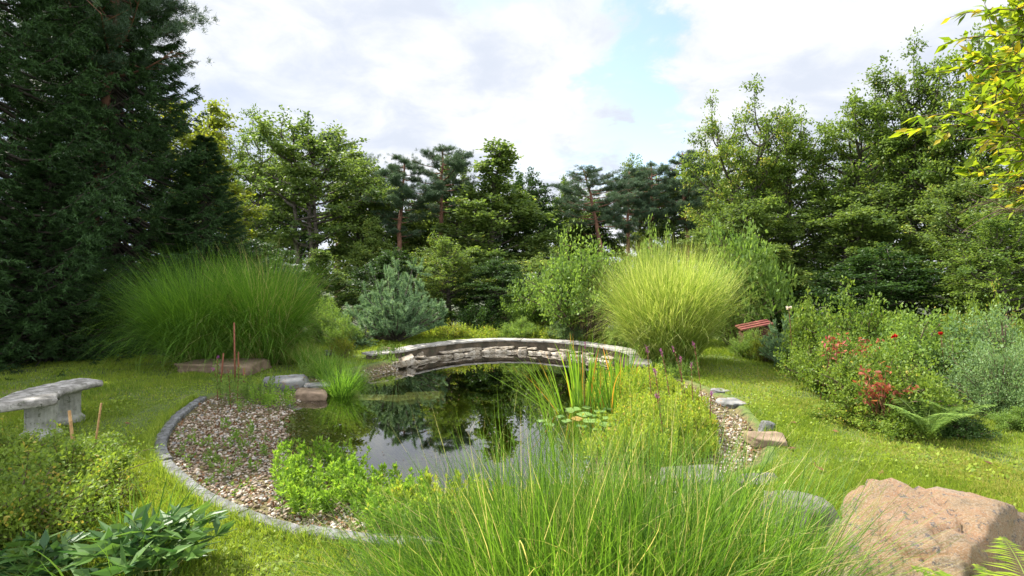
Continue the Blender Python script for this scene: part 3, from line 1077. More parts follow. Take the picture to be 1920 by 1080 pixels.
for (px, py, wx, hz, lb, sd) in [(752, 684, .34, .22, 'rough brown stone in the water at the left end of the curved wall', 141), (782, 668, .36, .24, 'pale broken stone against the left end of the curved wall', 142),
                                 (742, 668, .3, .2, 'tilted grey stone behind the brown one at the left end of the wall', 143), (728, 678, .22, .16, 'small stone at the pebble bank beside the wall end', 144)]:
    q = P(px, py, -0.08)
    stone('rough_stone', lb, (q[0], q[1], -0.07), (wx, .3, hz), LEDGE, sd, sd * .7, tilt=(.15, -.1), rough=.1, k=20)
q = P(722, 664, 0.05)
stone('round_stone', 'rounded brown stone in the grass by the left end of the wall', (q[0], q[1], 0.07), (0.32, 0.25, 0.2), SAND, 42, 0.2, flat_top=False)
q = P(622, 666, 0.03)
stone('pale_block', 'small whitish stone block half hidden in the bank grass', (q[0], q[1], 0.08), (0.34, 0.16, 0.16), GRANITE, 43, 0.1)
q = P(402, 703, 0.0)
stone('stone_block', 'long brown sandstone block under the big left grass clump', (q[0], q[1] + 0.35, 0.08), (1.5, 0.8, 0.34), SAND, 44, 0.03, rough=0.03, planes=1)
q = P(1438, 820, 0.05)
stone('flat_stone', 'flat pinkish brown stone at the lawn end of the pebble strip', (q[0], q[1], 0.02), (0.42, 0.34, 0.17), SAND, 45, -0.2, sub=4, rough=0.04, planes=5)
q = P(1437, 800, 0.05)
stone('round_stone', 'small light grey round stone behind the flat pinkish stone', (q[0], q[1], 0.03), (0.17, 0.14, 0.12), GRANITE, 46, 0.2, flat_top=False)
q = P(1372, 756, 0.0)
stone('dark_stone', 'dark grey flat stone sunk at the far end of the pebble strip', (q[0], q[1], 0.0), (0.35, 0.4, 0.12), SLATE, 47, 0.2)
stone('dark_stone', 'bluish grey stone at the lawn edge of the far pebble strip', (P(1350, 735)[0], P(1350, 735)[1], 0.0), (0.3, 0.3, 0.13), SLATE, 48, 0.9)
# slabs behind the foreground grass
for (px, py, wx, wy, hz, rz, lb, sd) in [(1300, 885, 0.85, 0.45, .26, .1, 'flat grey slab seen through the foreground grass, left of two', 51), (1420, 893, 0.62, 0.42, .24, -.1, 'flat grey slab seen through the foreground grass, right of two', 52)]:
    q = P(px, py, 0.05)
    stone('edge_slab', lb, (q[0], q[1], 0.0), (wx * .7, wy * .9, hz * .6), ROCKG, sd, rz, sub=4, rough=0.04, planes=5)
q = P(1495, 935, 0.2)
stone('grey_rock', 'dark grey speckled rock between the grass and the orange boulder', (q[0] + .05, q[1], 0.06), (0.42, 0.4, 0.44), ROCKG, 53, 0.5, sub=4, rough=0.06)
# the big boulder
HB = np.array([0.85, 0.62, 0.5])
PB = [(.0, -.16, 1, .44), (-1, -.2, .3, .40), (0, 1, .1, .46), (-.5, .9, .2, .5), (-.5, -.9, .8, .47), (.1, -1, .75, .50), (.52, -.8, .2, .21), (1, .25, .3, .8), (.7, .1, .8, .86), (0.6, .8, .5, 1.0), (0, 0, -1, .35),
      (-.25, -.35, 1, .47), (.3, .1, 1, .60), (-.7, .1, .8, .5)]
ex = []
for a_, b_, c_, d_ in PB:
    nn_ = np.array([a_, b_, c_]) / math.sqrt(a_ * a_ + b_ * b_ + c_ * c_) * HB
    ex.append((*nn_, d_ / np.linalg.norm(nn_)))
V, F = rock(7, HB * 2, 0, 0.02, 6, False, extra=ex, k=70)
dirn = unit(V)
det = np.array([mnoise.fractal(Vector(p * 4.0), 0.75, 2.2, 9) for p in V])
def crack(p, f, wdt, sx=1.0):
    q = Vector((p[0] * f * sx + 0.35 * mnoise.noise(Vector(p * 4)), p[1] * f + 0.35 * mnoise.noise(Vector(p * 4 + 7)), p[2] * f))
    d_, _ = mnoise.voronoi(q)
    return max(0.0, 1 - (d_[1] - d_[0]) / wdt)
c1 = np.array([crack(p, 1.7, .07, .8) for p in V])
c2 = np.array([crack(p + 5, 4.5, .06) for p in V])
low = np.array([mnoise.noise(Vector(p * 1.9 + 2)) for p in V])
step_ = np.array([mnoise.cell(Vector(p * 2.6 + 0.3)) for p in V])
V = V + dirn * (det * 0.035 + low * 0.035 - 0.05 * c1 - 0.014 * c2 * (low > -.2))[:, None]
mb = MB()
mb.add(V, F)
o = link('boulder', mb.mesh('boulder', BOULDER, True), None, 'big orange pink boulder with cracked flat top at the right foreground', 'boulder', None, None, (2.12, 2.5, 0.0))
stone('grey_rock', 'small pale rock at the left foot of the orange boulder', (1.52, 2.4, 0.06), (0.34, 0.34, 0.3), SAND, 55, 0.5, sub=4)

# ------------------------------------------------------------------ pebbles
import bmesh
bm = bmesh.new()
bmesh.ops.create_icosphere(bm, subdivisions=1, radius=1.0)
IV = np.array([v.co[:] for v in bm.verts])
IF = np.array([[v.index for v in f.verts] for f in bm.faces])
bm.free()
rng = np.random.default_rng(5)
N0 = 60000
px_, py_ = rng.uniform(-4.5, 3.2, N0), rng.uniform(3.2, 10.4, N0)
dd = poly_dist(px_, py_)
zz = ground_z(px_, py_, dd)
left = (px_ < 0.8) & (py_ < 8.2)
strip = (px_ > 1.2) & (dd < 0.55) & (py_ < 8.6)
bank = (px_ < -1.9) & (py_ > 8.6) & (dd < 0.8)
keep = (dd > 0.04) & ((left & (zz > -0.2)) | (left & (zz > -0.34) & (rng.uniform(0, 1, N0) < 0.4)) | strip | bank)
keep &= rng.uniform(0, 1, N0) < np.where(py_ < 6.5, 1.0, 0.6)
px_, py_, zz = px_[keep], py_[keep], zz[keep]
n = len(px_)
print('pebbles', n)
s3 = (0.008 + 0.016 * rng.uniform(0, 1, (n, 1)) ** 1.8) * rng.uniform(0.7, 1.3, (n, 3)) * np.array([1.1, 0.9, 0.62])
vv = IV[None] * s3[:, None] * (1 + rng.normal(0, 0.09, (n, len(IV), 1)))
a = rng.uniform(0, 6.28, n)
ca, sa = np.cos(a)[:, None], np.sin(a)[:, None]
vv = np.stack([vv[..., 0] * ca - vv[..., 1] * sa, vv[..., 0] * sa + vv[..., 1] * ca, vv[..., 2] + vv[..., 0] * rng.normal(0, .25, (n, 1))], -1)
vv += np.stack([px_, py_, zz + rng.uniform(0.0, 0.014, n)], -1)[:, None]
mb = MB()
mb.add(vv, (IF[None] + (np.arange(n) * len(IV))[:, None, None]).reshape(-1, 3), np.repeat(rng.uniform(0, 1, n), len(IF)))
link('pebbles', mb.mesh('pebbles', PEBBLE, True), kind='stuff', label='beige and white pebbles of the pond margin')
# dead leaves among the pebbles and on the lawn
mb = MB()
k = rng.choice(n, 5200)
leaves(mb, np.stack([px_[k], py_[k], zz[k] + 0.02], -1), 0.035, 0.02, rng, up=0.7, fold=0.2)
link('leaf_litter', mb.mesh('leaf_litter', L_LITTER), kind='stuff', label='small brown dead leaves among the pebbles')

# ------------------------------------------------------------------ lawn blades
rng = np.random.default_rng(8)
def lawn(n, x0, x1, y0, y1, Lr, Wd, cond=None):
    x, y = rng.uniform(x0, x1, n), rng.uniform(y0, y1, n)
    vis = (np.abs(x) < y * 1.15 + 0.8)
    d = poly_dist(x, y)
    ok = vis & (d < -0.1)
    patch = vnoise(x * 1.3, y * 1.3, 12)
    bare = vnoise(x * 2.2, y * 1.1, 31)
    ok &= rng.uniform(0, 1, n) < np.clip(1.35 - 0.9 * (bare > 0.72), 0.1, 1)
    if cond is not None:
        ok &= cond(x, y)
    x, y, d, patch = x[ok], y[ok], d[ok], patch[ok]
    n = len(x)
    z = ground_z(x, y, d)
    az = rng.uniform(0, 2 * PI, n)
    ln = rng.uniform(0.1, 1.0, n)
    L = rng.uniform(Lr[0], Lr[1], n) * (0.5 + 1.0 * patch) * (0.8 + 0.5 * vnoise(x * 5, y * 5, 13))
    tip = np.stack([np.cos(az) * np.sin(ln), np.sin(az) * np.sin(ln), np.cos(ln)], -1) * L[:, None]
    b = np.stack([-np.sin(az), np.cos(az), np.zeros(n)], -1) * (Wd * rng.uniform(0.7, 1.3, n) * 0.5)[:, None]
    p0 = np.stack([x, y, z - 0.004], -1)
    m1 = p0 + tip * 0.55 + np.array([0, 0, 1.0]) * (L * 0.12)[:, None]
    v = np.stack([p0 - b, p0 + b, m1 + b * 0.8, p0 + tip, m1 - b * 0.8], 1)
    tt = np.clip(rng.uniform(0, 0.5, n) + 0.3 * vnoise(x * 0.8, y * 0.8, 21) + 0.3 * (vnoise(x * 4, y * 4, 22) - .3), 0, 0.88)
    dry = vnoise(x * 1.0 + 3, y * 0.7, 40)
    tt[rng.uniform(0, 1, n) < 0.03 + (0.1 + 0.5 * sstep(x, 0.5, 2.5)) * sstep(dry, 0.35, 1.0)] = 1.0
    mbl.add(v, (np.arange(n) * 5)[:, None] + np.arange(5)[None], tt)
mbl = MB()
lawn(200000, -4.5, 4.6, 2.5, 4.6, (0.022, 0.06), 0.0042)
lawn(170000, -7.0, 7.0, 4.6, 7.0, (0.025, 0.05), 0.006)
lawn(150000, -10.5, 10.0, 7.0, 11.0, (0.03, 0.055), 0.009, lambda x, y: (x > -10))
lawn(80000, -5.5, 5.5, 11.0, 14.6, (0.04, 0.08), 0.013)
# broad weeds and clover in the turf
nW = 42000
x, y = rng.uniform(-5.5, 6, nW), rng.uniform(2.6, 9, nW)
ok = (poly_dist(x, y) < -0.1) & (vnoise(x * 2, y * 2, 77) > 0.5)
x, y = x[ok], y[ok]
leaves(mbl, np.stack([x, y, ground_z(x, y) + 0.016], -1), 0.036, 0.026, rng, up=0.8, spread=0.6, tint=rng.uniform(0.2, 0.8, len(x)))
# longer blades leaning over the edges of kerb, stones and beds
eb = []
for _ in range(520):
    q_, n_ = kpos(rng.uniform(0, seg[-1]))
    c0 = q_ - n_ * (0.1 + rng.uniform(0, .05))
    eb.append(np.concatenate([c0 + rng.normal(0, .018, (7, 2)), np.full((7, 1), -.01)], 1))
for (ex_, ey_, er_) in [(2.72, 5.35, .24), (1.75, 4.0, .3), (2.3, 3.9, .3), (-4.93, 5.36, .17), (-5.16, 5.93, .17), (-3.75, 8.4, .4), (-5.3, 9.1, .7), (2.9, 3.1, .45), (2.2, 3.2, .45), (1.75, 3.05, .3)]:
    for _ in range(46):
        a_ = rng.uniform(0, 6.28)
        c0 = np.array([ex_ + math.cos(a_) * er_, ey_ + math.sin(a_) * er_ * .7])
        eb.append(np.concatenate([c0 + rng.normal(0, .03, (7, 2)), np.full((7, 1), -.01)], 1))
eb = np.concatenate(eb)
eb = eb[poly_dist(eb[:, 0], eb[:, 1]) < -.05]
eb[:, 2] = ground_z(eb[:, 0], eb[:, 1])
ne = len(eb)
blade_mesh(mbl, eb, rng.uniform(0, 6.28, ne), rng.uniform(0, .7, ne), rng.uniform(0, 1.2, ne), rng.uniform(.05, .14, ne), rng.uniform(.003, .005, ne), rng, 4, np.clip(rng.uniform(0, .95, ne), 0, 1))
link('lawn_grass', mbl.mesh('lawn_grass', L_GRASS), kind='stuff', label='short lawn grass mixed with clover')

mb = MB()
xb, yb = rng.uniform(-2.9, 1.6, 900), rng.uniform(4.6, 11.5, 900)
db = poly_dist(xb, yb)
kb = (db > .3) & (vnoise(xb * 1.2, yb * 1.2, 60) > .58)
leaves(mb, np.stack([xb[kb], yb[kb], np.full(kb.sum(), WZ + .004)], -1), 0.022, 0.014, rng, up=1.0, spread=.7, dirs=np.tile([0, 0, 0.], (kb.sum(), 1)))
mb.V[0][:, 2] = WZ + .004
link('floating_leaves', mb.mesh('floating_leaves', L_LITTER), kind='stuff', label='tiny leaves and bits drifting on the water')
# single fallen leaves on the lawn
for (px, py, lb) in [(1493, 793, 'brown leaf on the dry strip of lawn'), (1560, 805, 'dark red fallen leaf on the lawn before the rose bed'), (1592, 800, 'yellow fallen leaf at the foot of the rose bed'),
                     (1494, 842, 'brown curled leaf on the lawn right of the flat stone'), (1545, 882, 'orange leaf on the lawn behind the orange boulder'), (1883, 895, 'dark leaf on the shaded lawn at right'),
                     (1862, 872, 'reddish leaf on the shaded lawn under the hedge'), (1912, 962, 'orange leaf on the grass at the right margin'), (233, 793, 'red brown leaf on the shaded lawn beside the stone bench'),
                     (1528, 866, 'small tan leaf on the bright lawn'), (1655, 880, 'small brown leaf on the grass above the boulder'), (1818, 945, 'leaf at the far edge of the boulder')]:
    mb = MB()
    q = P(px, py, 0.03)
    leaves(mb, np.zeros((1, 3)), 0.085, 0.055, np.random.default_rng(px), up=0.85, fold=0.25, tint=np.array([rr.uniform(0.2, 1)]))
    if py < 965:
        link('fallen_leaf', mb.mesh('fallen_leaf', L_LITTER), None, lb, 'leaf', 'fallen leaves on the lawn', None, (q[0], q[1], gz(q[0], q[1]) + 0.035))

# ------------------------------------------------------------------ stone bench
bench = thing('stone_bench', 'curved weathered grey stone bench on two fluted pedestals in the shaded lawn', 'bench', (-4.95, 5.6, gz(-4.95, 5.6)))
ch0, ch1 = np.array([-4.75, 5.02]), np.array([-5.06, 6.15])
cd = ch1 - ch0
cl_ = np.linalg.norm(cd)
cd /= cl_
nl_ = np.array([-cd[1], cd[0]])
sag = 0.19
rad = (cl_ ** 2 / 4 + sag ** 2) / (2 * sag)
cen = (ch0 + ch1) / 2 + nl_ * (sag - rad)
a0 = math.atan2(*(ch0 - cen)[::-1])
a1 = math.atan2(*(ch1 - cen)[::-1])
if a1 < a0 - PI:
    a1 += 2 * PI
if a1 > a0 + PI:
    a1 -= 2 * PI
if a1 < a0:
    a0, a1 = a1, a0
mb = MB()
K = 40
prof = [(-0.2, 0.385), (-0.222, 0.40), (-0.23, 0.425), (-0.222, 0.447), (-0.2, 0.46)] + [(q, 0.463) for q in (-0.1, 0.0, 0.1)] + [(0.2, 0.46), (0.222, 0.447), (0.23, 0.425), (0.222, 0.40), (0.2, 0.385)]
m_ = len(prof)
rows = []
for k in range(-1, K + 2):
    kk = min(max(k, 0), K)
    shrink = 0.9 if k in (-1, K + 1) else 1.0
    aa = a0 + (a1 - a0) * (kk / K) + (-0.012 if k < 0 else 0.012 if k > K else 0)
    for (w_, z_) in prof:
        r_ = rad + w_ * shrink
        zc_ = 0.424 + (z_ - 0.424) * shrink ** 3
        q_ = cen + np.array([math.cos(aa), math.sin(aa)]) * r_
        nz = mnoise.fractal(Vector((q_[0] * 14, q_[1] * 14, z_ * 20)), 0.8, 2.1, 5) * 0.006
        rows.append((q_[0] + 4.95, q_[1] - 5.6, zc_ + nz))
f = []
for k in range(K + 2):
    for j in range(m_):
        a_, b_ = k * m_ + j, k * m_ + (j + 1) % m_
        f.append((a_, b_, b_ + m_, a_ + m_))
mb.add(rows, f)
mb.F.append(np.array([list(range(m_))]))
mb.T.append(np.array([.5]))
mb.F.append(np.array([[(K + 2) * m_ + j for j in range(m_)]]))
mb.T.append(np.array([.5]))
link('seat', mb.mesh('seat', CONCRETE, True), bench)
for (bx, by) in [(-4.93, 5.36), (-5.16, 5.93)]:
    mb = MB()
    zs = [(-0.03, 0.165), (0.03, 0.168), (0.035, 0.16), (0.055, 0.158), (0.07, 0.145), (0.085, 0.13), (0.1, 0.122), (0.3, 0.122), (0.34, 0.124), (0.355, 0.135), (0.384, 0.14)]
    S_ = 96
    rows = []
    for (z_, r_) in zs:
        for j in range(S_):
            th = j * 2 * PI / S_
            fl = 1.0
            if 0.09 < z_ < 0.33:
                fl = 1 - 0.075 * max(0, math.cos(th * 16)) ** 0.7
            rows.append((bx + 4.95 + math.cos(th) * r_ * fl * 1.12, by - 5.6 + math.sin(th) * r_ * fl, z_))
    f = []
    for i_ in range(len(zs) - 1):
        for j in range(S_):
            a_, b_ = i_ * S_ + j, i_ * S_ + (j + 1) % S_
            f.append((a_, b_, b_ + S_, a_ + S_))
    mb.add(rows, f)
    link('pedestal', mb.mesh('pedestal', PEDESTAL), bench)

# ------------------------------------------------------------------ red wooden box behind the small conifer
bx = thing('wooden_box', 'red painted wooden lid slanting behind the small conifer', 'box', (5.28, 11.2, 0.2), -0.1, None, (.75, .8, .9))
def slab(v8):
    mb = MB()
    mb.add(v8, [(0, 1, 2, 3), (7, 6, 5, 4), (0, 4, 5, 1), (1, 5, 6, 2), (2, 6, 7, 3), (3, 7, 4, 0)])
    return mb
def box8(x0, x1, y0, y1, z0, z1, dz=0.0):
    return [(x0, y0, z0), (x0, y1, z0), (x1, y1, z0 + dz), (x1, y0, z0 + dz), (x0, y0, z1), (x0, y1, z1), (x1, y1, z1 + dz), (x1, y0, z1 + dz)]
for k in range(3):
    link('lid_board', slab(box8(-0.42, 0.45, -0.3 + 0.2 * k, -0.11 + 0.2 * k, 0.4 + 0.025 * k, 0.435 + 0.025 * k, 0.16)).mesh('lid_board', REDW), bx)
link('box_body', slab(box8(-0.33, 0.38, -0.24, 0.24, -0.2, 0.4, 0.1)).mesh('box_body', DARKW), bx)

# ------------------------------------------------------------------ trees
def broad(seed, mat, **kw):
    tm, cm = gen_broad(seed, **kw)
    return tm, cm.mesh('crown', mat)
VAR = {
    'hA': (broad(1, L_HORN, H=8, Rr=2.3, cb=0.1, nl=62, nleaf=30000, size=0.105, flat=0.8), 8, 2.3),
    'hB': (broad(2, L_HORN, H=8, Rr=2.1, cb=0.2, nl=52, nleaf=22000, size=0.105, shape='vase', flat=0.8, trunks=2), 8, 2.1),
    'bA': (broad(3, L_BROAD, H=8, Rr=2.2, cb=0.16, nl=62, nleaf=29000, size=0.11, flat=0.5), 8, 2.2),
    'bB': (broad(4, L_BROAD, H=8, Rr=2.0, cb=0.32, nl=50, nleaf=22000, size=0.115, shape='vase', flat=0.5, trunks=3), 8, 2.0),
    'bC': (broad(5, L_BROAD, H=8, Rr=2.0, cb=0.08, nl=70, nleaf=28000, size=0.12, shape='cone', flat=0.4), 8, 2.0),
    'yA': (broad(6, L_YELL, H=8, Rr=2.2, cb=0.2, nl=56, nleaf=25000, size=0.12, flat=0.55), 8, 2.2),
    'dA': (broad(7, L_DARK, H=8, Rr=2.3, cb=0.1, nl=75, nleaf=36000, size=0.12, flat=0.5), 8, 2.3),
    'pA': (gen_pine(11, 9, 0.58, 1.7), 9, 1.6),
    'pB': (gen_pine(12, 9, 0.5, 1.4, (0.3, 0)), 9, 1.5),
    'pC': (gen_pine(13, 9, 0.6, 2.0, (-1.1, 0.2)), 9, 1.9),
    'sA': (gen_spruce(21, 13, 3.9, 38, 11, 40, 28), 13, 3.9),
}
def tree(var, name, label, px, dist, top, wpx=None, rz=0.0, group=None, cat='tree'):
    (tm, cm), h0, r0 = VAR[var]
    if group == GT and px < 1350:
        dist = dist * 2.5 if px > 450 else dist * 1.5
    x_ = (px - 960) / 960 * dist
    zg = gz(x_, dist) - 0.05
    ztop = EYE + (525 - top) / 960 * dist
    s = (ztop - zg) / h0
    sx = (wpx / 960 * dist) / (2 * r0) if wpx else s
    return plant(name, label, cat, (tm, cm), (x_, dist, zg), rz, group, (sx, sx, s), ('trunk', 'crown'))

GT = 'trees of the wood behind the garden'
tree('yA', 'broadleaf_tree', 'yellow leaved tree just right of the big dark spruce', 335, 17.5, 195, 270, 0.3, GT)
tree('yA', 'broadleaf_tree', 'lower yellowing tree below the spruce branches, left of the larch green ones', 405, 18, 300, 170, 2.3, GT)
tree('hB', 'broadleaf_tree', 'slim olive green tree between the yellow tree and the big leafy one', 465, 20, 262, 170, 1.0, GT)
tree('bB', 'broadleaf_tree', 'big leafy tree with several dark trunks, left of the pines', 585, 19, 248, 260, 0.5, GT)
tree('bA', 'broadleaf_tree', 'leafy tree on the right flank of the big many trunked tree', 665, 21, 300, 190, 2.5, GT)
tree('pA', 'pine_tree', 'pine whose dark top rises behind the big leafy tree at left', 632, 24, 240, 150, 0.5, GT)
tree('pB', 'pine_tree', 'slender pine with red trunk, left one of the middle pair', 745, 19.5, 282, 140, 0.0, GT)
tree('pA', 'pine_tree', 'pine with straight trunk just left of the tall pale green tree', 828, 20, 262, 150, 2.2, GT)
tree('bC', 'broadleaf_tree', 'tall pale green tree peaked above the middle of the pond', 925, 19, 268, 290, 0.8, GT)
tree('dA', 'broadleaf_tree', 'dark rounded tree to the right of the tall peaked tree', 985, 21, 352, 160, 1.4, GT)
tree('bB', 'broadleaf_tree', 'thin open tree at the gap between the peaked tree and the leaning pine', 1055, 24, 362, 150, 3.0, GT)
tree('pC', 'pine_tree', 'leaning pine with bare red trunk right of the gap', 1142, 20, 300, 170, 0.0, GT)
tree('pB', 'pine_tree', 'narrow pine next to the leaning pine', 1178, 21, 305, 110, 1.2, GT)
tree('pA', 'pine_tree', 'pine rising behind the right grass clump', 1222, 22, 292, 120, 3.4, GT)
tree('pB', 'pine_tree', 'rightmost pine, standing against the hornbeams', 1292, 21, 268, 140, 2.4, GT)
tree('hB', 'hornbeam', 'feathery hornbeam right of the last pine', 1385, 17.5, 225, 190, 0.4, GT)
tree('hA', 'hornbeam', 'broad hornbeam with two pointed tops in the right half', 1490, 17, 212, 230, 1.1, GT)
tree('hB', 'hornbeam', 'hornbeam with thin sparse top twigs', 1595, 16.5, 205, 210, 2.2, GT)
tree('hA', 'hornbeam', 'tall hornbeam rising toward the upper right', 1700, 15.5, 150, 250, 3.1, GT)
tree('hB', 'hornbeam', 'hornbeam behind the overhanging cherry twigs', 1800, 14.5, 110, 230, 4.0, GT)
tree('hA', 'hornbeam', 'tallest hornbeam at the right margin', 1915, 13.5, -10, 280, 5.1, GT)
tree('bA', 'broadleaf_tree', 'blue green tree low in front of the right hornbeams', 1770, 12.8, 350, 250, 0.7, GT)
tree('bA', 'broadleaf_tree', 'dense green tree filling below the sparse hornbeam', 1560, 15.5, 370, 260, 0.2, GT)
tree('bA', 'broadleaf_tree', 'green tree behind the right grass clump', 1400, 16.5, 400, 220, 5.2, GT)
tree('bC', 'broadleaf_tree', 'green tree filling behind the leaning pine', 1110, 22.5, 372, 170, 1.0, GT)
tree('bA', 'broadleaf_tree', 'broad green tree between the narrow pine and the hornbeams', 1255, 23, 345, 200, 2.0, GT)
tree('bC', 'broadleaf_tree', 'green tree filling between the left pines', 780, 22, 360, 190, 3.0, GT)
tree('bC', 'broadleaf_tree', 'green tree low behind the red trunked left pine', 700, 17.5, 400, 150, 4.0, GT)
tree('bA', 'broadleaf_tree', 'green tree between the straight pine and the tall peaked tree', 868, 22, 318, 130, 5.0, GT)
tree('bC', 'broadleaf_tree', 'leafy tree rising between the gap and the leaning pine', 1075, 24, 335, 120, 5.6, GT)
tree('bB', 'broadleaf_tree', 'open crowned tree between the narrow pine and the pine behind the right grass', 1198, 24, 322, 120, 0.9, GT)
tree('bB', 'broadleaf_tree', 'leafy tree just left of the feathery hornbeam', 1335, 21, 290, 130, 4.4, GT)
# second row, seen in the gaps
for i_, (var, px, dist, top, wp, lb) in enumerate([
        ('dA', 520, 27, 330, 200, 'dark tree deep in the wood left of the many trunked tree'), ('dA', 700, 27, 350, 190, 'dark tree deep in the wood behind the middle pines'),
        ('dA', 800, 26, 395, 190, 'dark tree deep in the wood between pine and peaked tree'), ('dA', 880, 27, 385, 170, 'dark tree deep in the wood left behind the peaked tree'),
        ('bB', 1330, 25, 330, 170, 'open tree deep in the wood behind the rightmost pine'), ('dA', 1440, 24, 330, 200, 'dark tree deep in the wood behind the hornbeams'),
        ('dA', 1640, 22, 290, 230, 'dark tree deep in the wood at right')]):
    tree(var, 'broadleaf_tree', lb, px, dist, top, wp, i_ * 1.3, GT)
# understory
for i_, (px, dist, top, wp, lb) in enumerate([
        (480, 15.5, 470, 210, 'dark undergrowth tree behind the left grass clump'), (600, 16, 490, 180, 'dark undergrowth tree left of the blue pine'),
        (735, 17, 470, 170, 'dark undergrowth tree behind the blue pine'), (840, 16.5, 480, 170, 'dark undergrowth tree behind the left part of the pond wall'),
        (935, 16, 490, 170, 'dark undergrowth tree behind the middle of the pond wall'), (1020, 18, 500, 150, 'dark undergrowth tree behind the grey green shrub'),
        (1130, 18, 500, 150, 'dark undergrowth tree under the leaning pine'), (1460, 14, 480, 190, 'dark undergrowth tree behind the red lid'),
        (1640, 12.5, 470, 240, 'dark undergrowth tree behind the rose bushes'), (1880, 11, 440, 260, 'dark undergrowth tree at the right margin')]):
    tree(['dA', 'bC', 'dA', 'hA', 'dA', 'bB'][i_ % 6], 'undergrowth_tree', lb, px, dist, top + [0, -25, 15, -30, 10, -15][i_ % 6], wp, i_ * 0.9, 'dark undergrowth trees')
# spruces at left
(tm, cm), _, _ = VAR['sA']
GS = 'spruces at the left side of the garden'
def spruce(x_, y_, sx, sz, rz, lb):
    plant('spruce_tree', lb, 'tree', (tm, cm), (x_, y_, 0), rz, GS, (sx, sx, sz), ('trunk', 'crown'))
spruce(-11.0, 10.2, 0.95, 1.15, 0.3, 'huge dark spruce filling the left margin of the photo')
spruce(-10.1, 13.0, 0.78, 0.98, 1.9, 'dark spruce with hanging branches, right of the huge one')
spruce(-8.4, 14.0, 0.50, 0.44, 3.0, 'shorter spruce in front of the yellow leaved tree')
spruce(-12.5, 15.0, 1.0, 1.0, 4.0, 'spruce standing behind the huge left spruce')
spruce(-12.6, 7.9, 0.9, 1.1, 2.2, 'spruce at the very left margin, nearest to the stone bench')
spruce(-9.3, 10.3, 0.42, 0.36, 5.0, 'young spruce behind the lawn and the stone bench')
tree('pC', 'pine_tree', 'dark pine whose branches reach into the sky beside the spruce top', 165, 13, -150, 330, 3.1, 'tall conifers at left')

# ------------------------------------------------------------------ shrubs behind the pond
bp_t, bp_c = MB(), MB()
rng = np.random.default_rng(31)
subs = []
for i_ in range(90):
    az = i_ * 2.4
    rr_ = math.sqrt((i_ + .5) / 90)
    el_h = 2.2 * (1 - 0.6 * rr_ ** 2) * rng.uniform(0.6, 1.0)
    hd = np.array([math.cos(az), math.sin(az), 0])
    tp_ = hd * 1.2 * rr_ * rng.uniform(.8, 1.1) + np.array([0, 0, el_h * rng.uniform(.3, 1)])
    lb = bez(np.array([0, 0, tp_[2] * .25]), hd * 0.5 * rr_ + np.array([0, 0, tp_[2] * .5]), tp_, 5)
    bp_t.tube(lb, np.linspace(.03, .008, 5), 4, cap=False)
    for k in range(7):
        q0 = lb[rng.integers(2, 5)]
        q1 = q0 + unit(hd * 0.8 * rr_ + np.array([0, 0, .8]) + rng.normal(0, .5, 3)) * rng.uniform(.12, .34)
        subs.append((q0, q1))
S_, E_ = np.array([s[0] for s in subs]), np.array([s[1] for s in subs])
per = 230
q = np.tile(np.linspace(0, 1, per), len(subs))[:, None]
needles(bp_c, np.repeat(S_, per, 0) * (1 - q) + np.repeat(E_, per, 0) * q, np.repeat(unit(E_ - S_), per, 0) * .9, np.full(len(subs) * per,   .075), .011, rng, .6,
        np.clip(np.repeat(rng.uniform(0, 1, len(subs)), per) * .6 + rng.uniform(0, .4, len(subs) * per), 0, 1))
BLUEP = (bp_t.mesh('trunk', B_GREY), bp_c.mesh('crown', L_BLUEPINE))
q_ = P(742, 640, 0.1)
plant('dwarf_pine', 'round bushy blue green dwarf pine left of the pond wall', 'pine', BLUEP, (q_[0], q_[1], 0), 0, None, (1.0, 1.0, 1.15), ('trunk', 'crown'))
q_ = P(1474, 688, 0.0)
plant('small_conifer', 'small narrow dark conifer in front of the red lid', 'conifer', BLUEP, (q_[0], q_[1], 0), 1, None, (0.42, 0.42, 0.52), ('trunk', 'crown'))
q_ = P(672, 652, 0.0)
plant('dwarf_pine', 'low spreading pale pine shrub at the left foot of the round dwarf pine', 'pine', BLUEP, (q_[0], q_[1] - .2, 0), 2, None, (.5, .4, .3), ('trunk', 'crown'))

SH = {
    'open': gen_shrub(41, 1.0, 1.0, 90, 15000, 0.05, .5, L_SHRUB, start=.3, side=8, cl=(.05, .05, .04)),
    'dense': gen_shrub(42, 1.0, 1.0, 90, 20000, 0.05, .55, L_SHRUB, start=.15, side=7, upr=.9, cl=(.05, .05, .05)),
    'rose': gen_shrub(43, 1.0, 1.0, 80, 14000, 0.05, .62, L_ROSE, start=.15, side=7, upr=.9, cl=(.05, .05, .05), fold=.12),
    'silver': gen_shrub(44, 1.0, 1.0, 90, 22000, 0.038, .5, L_SILV, start=.1, side=8, upr=1.0, cl=(.04, .04, .05)),
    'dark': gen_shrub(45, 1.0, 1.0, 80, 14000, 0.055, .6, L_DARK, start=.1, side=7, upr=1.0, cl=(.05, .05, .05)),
    'hornb': gen_shrub(46, 1.0, 1.0, 80, 12000, 0.065, .55, L_SHRUB, start=.2, side=7, cl=(.05, .05, .04)),
    'gold': gen_shrub(47, 1.0, 1.0, 70, 9000, 0.05, .55, L_YELL, start=.1, side=7, upr=1.0, cl=(.05, .05, .04)),
    'ivy': gen_shrub(48, 1.0, 1.0, 70, 6000, 0.07, .8, L_ROSE, start=.1, side=6, upr=1.2, cl=(.06, .06, .05)),
}
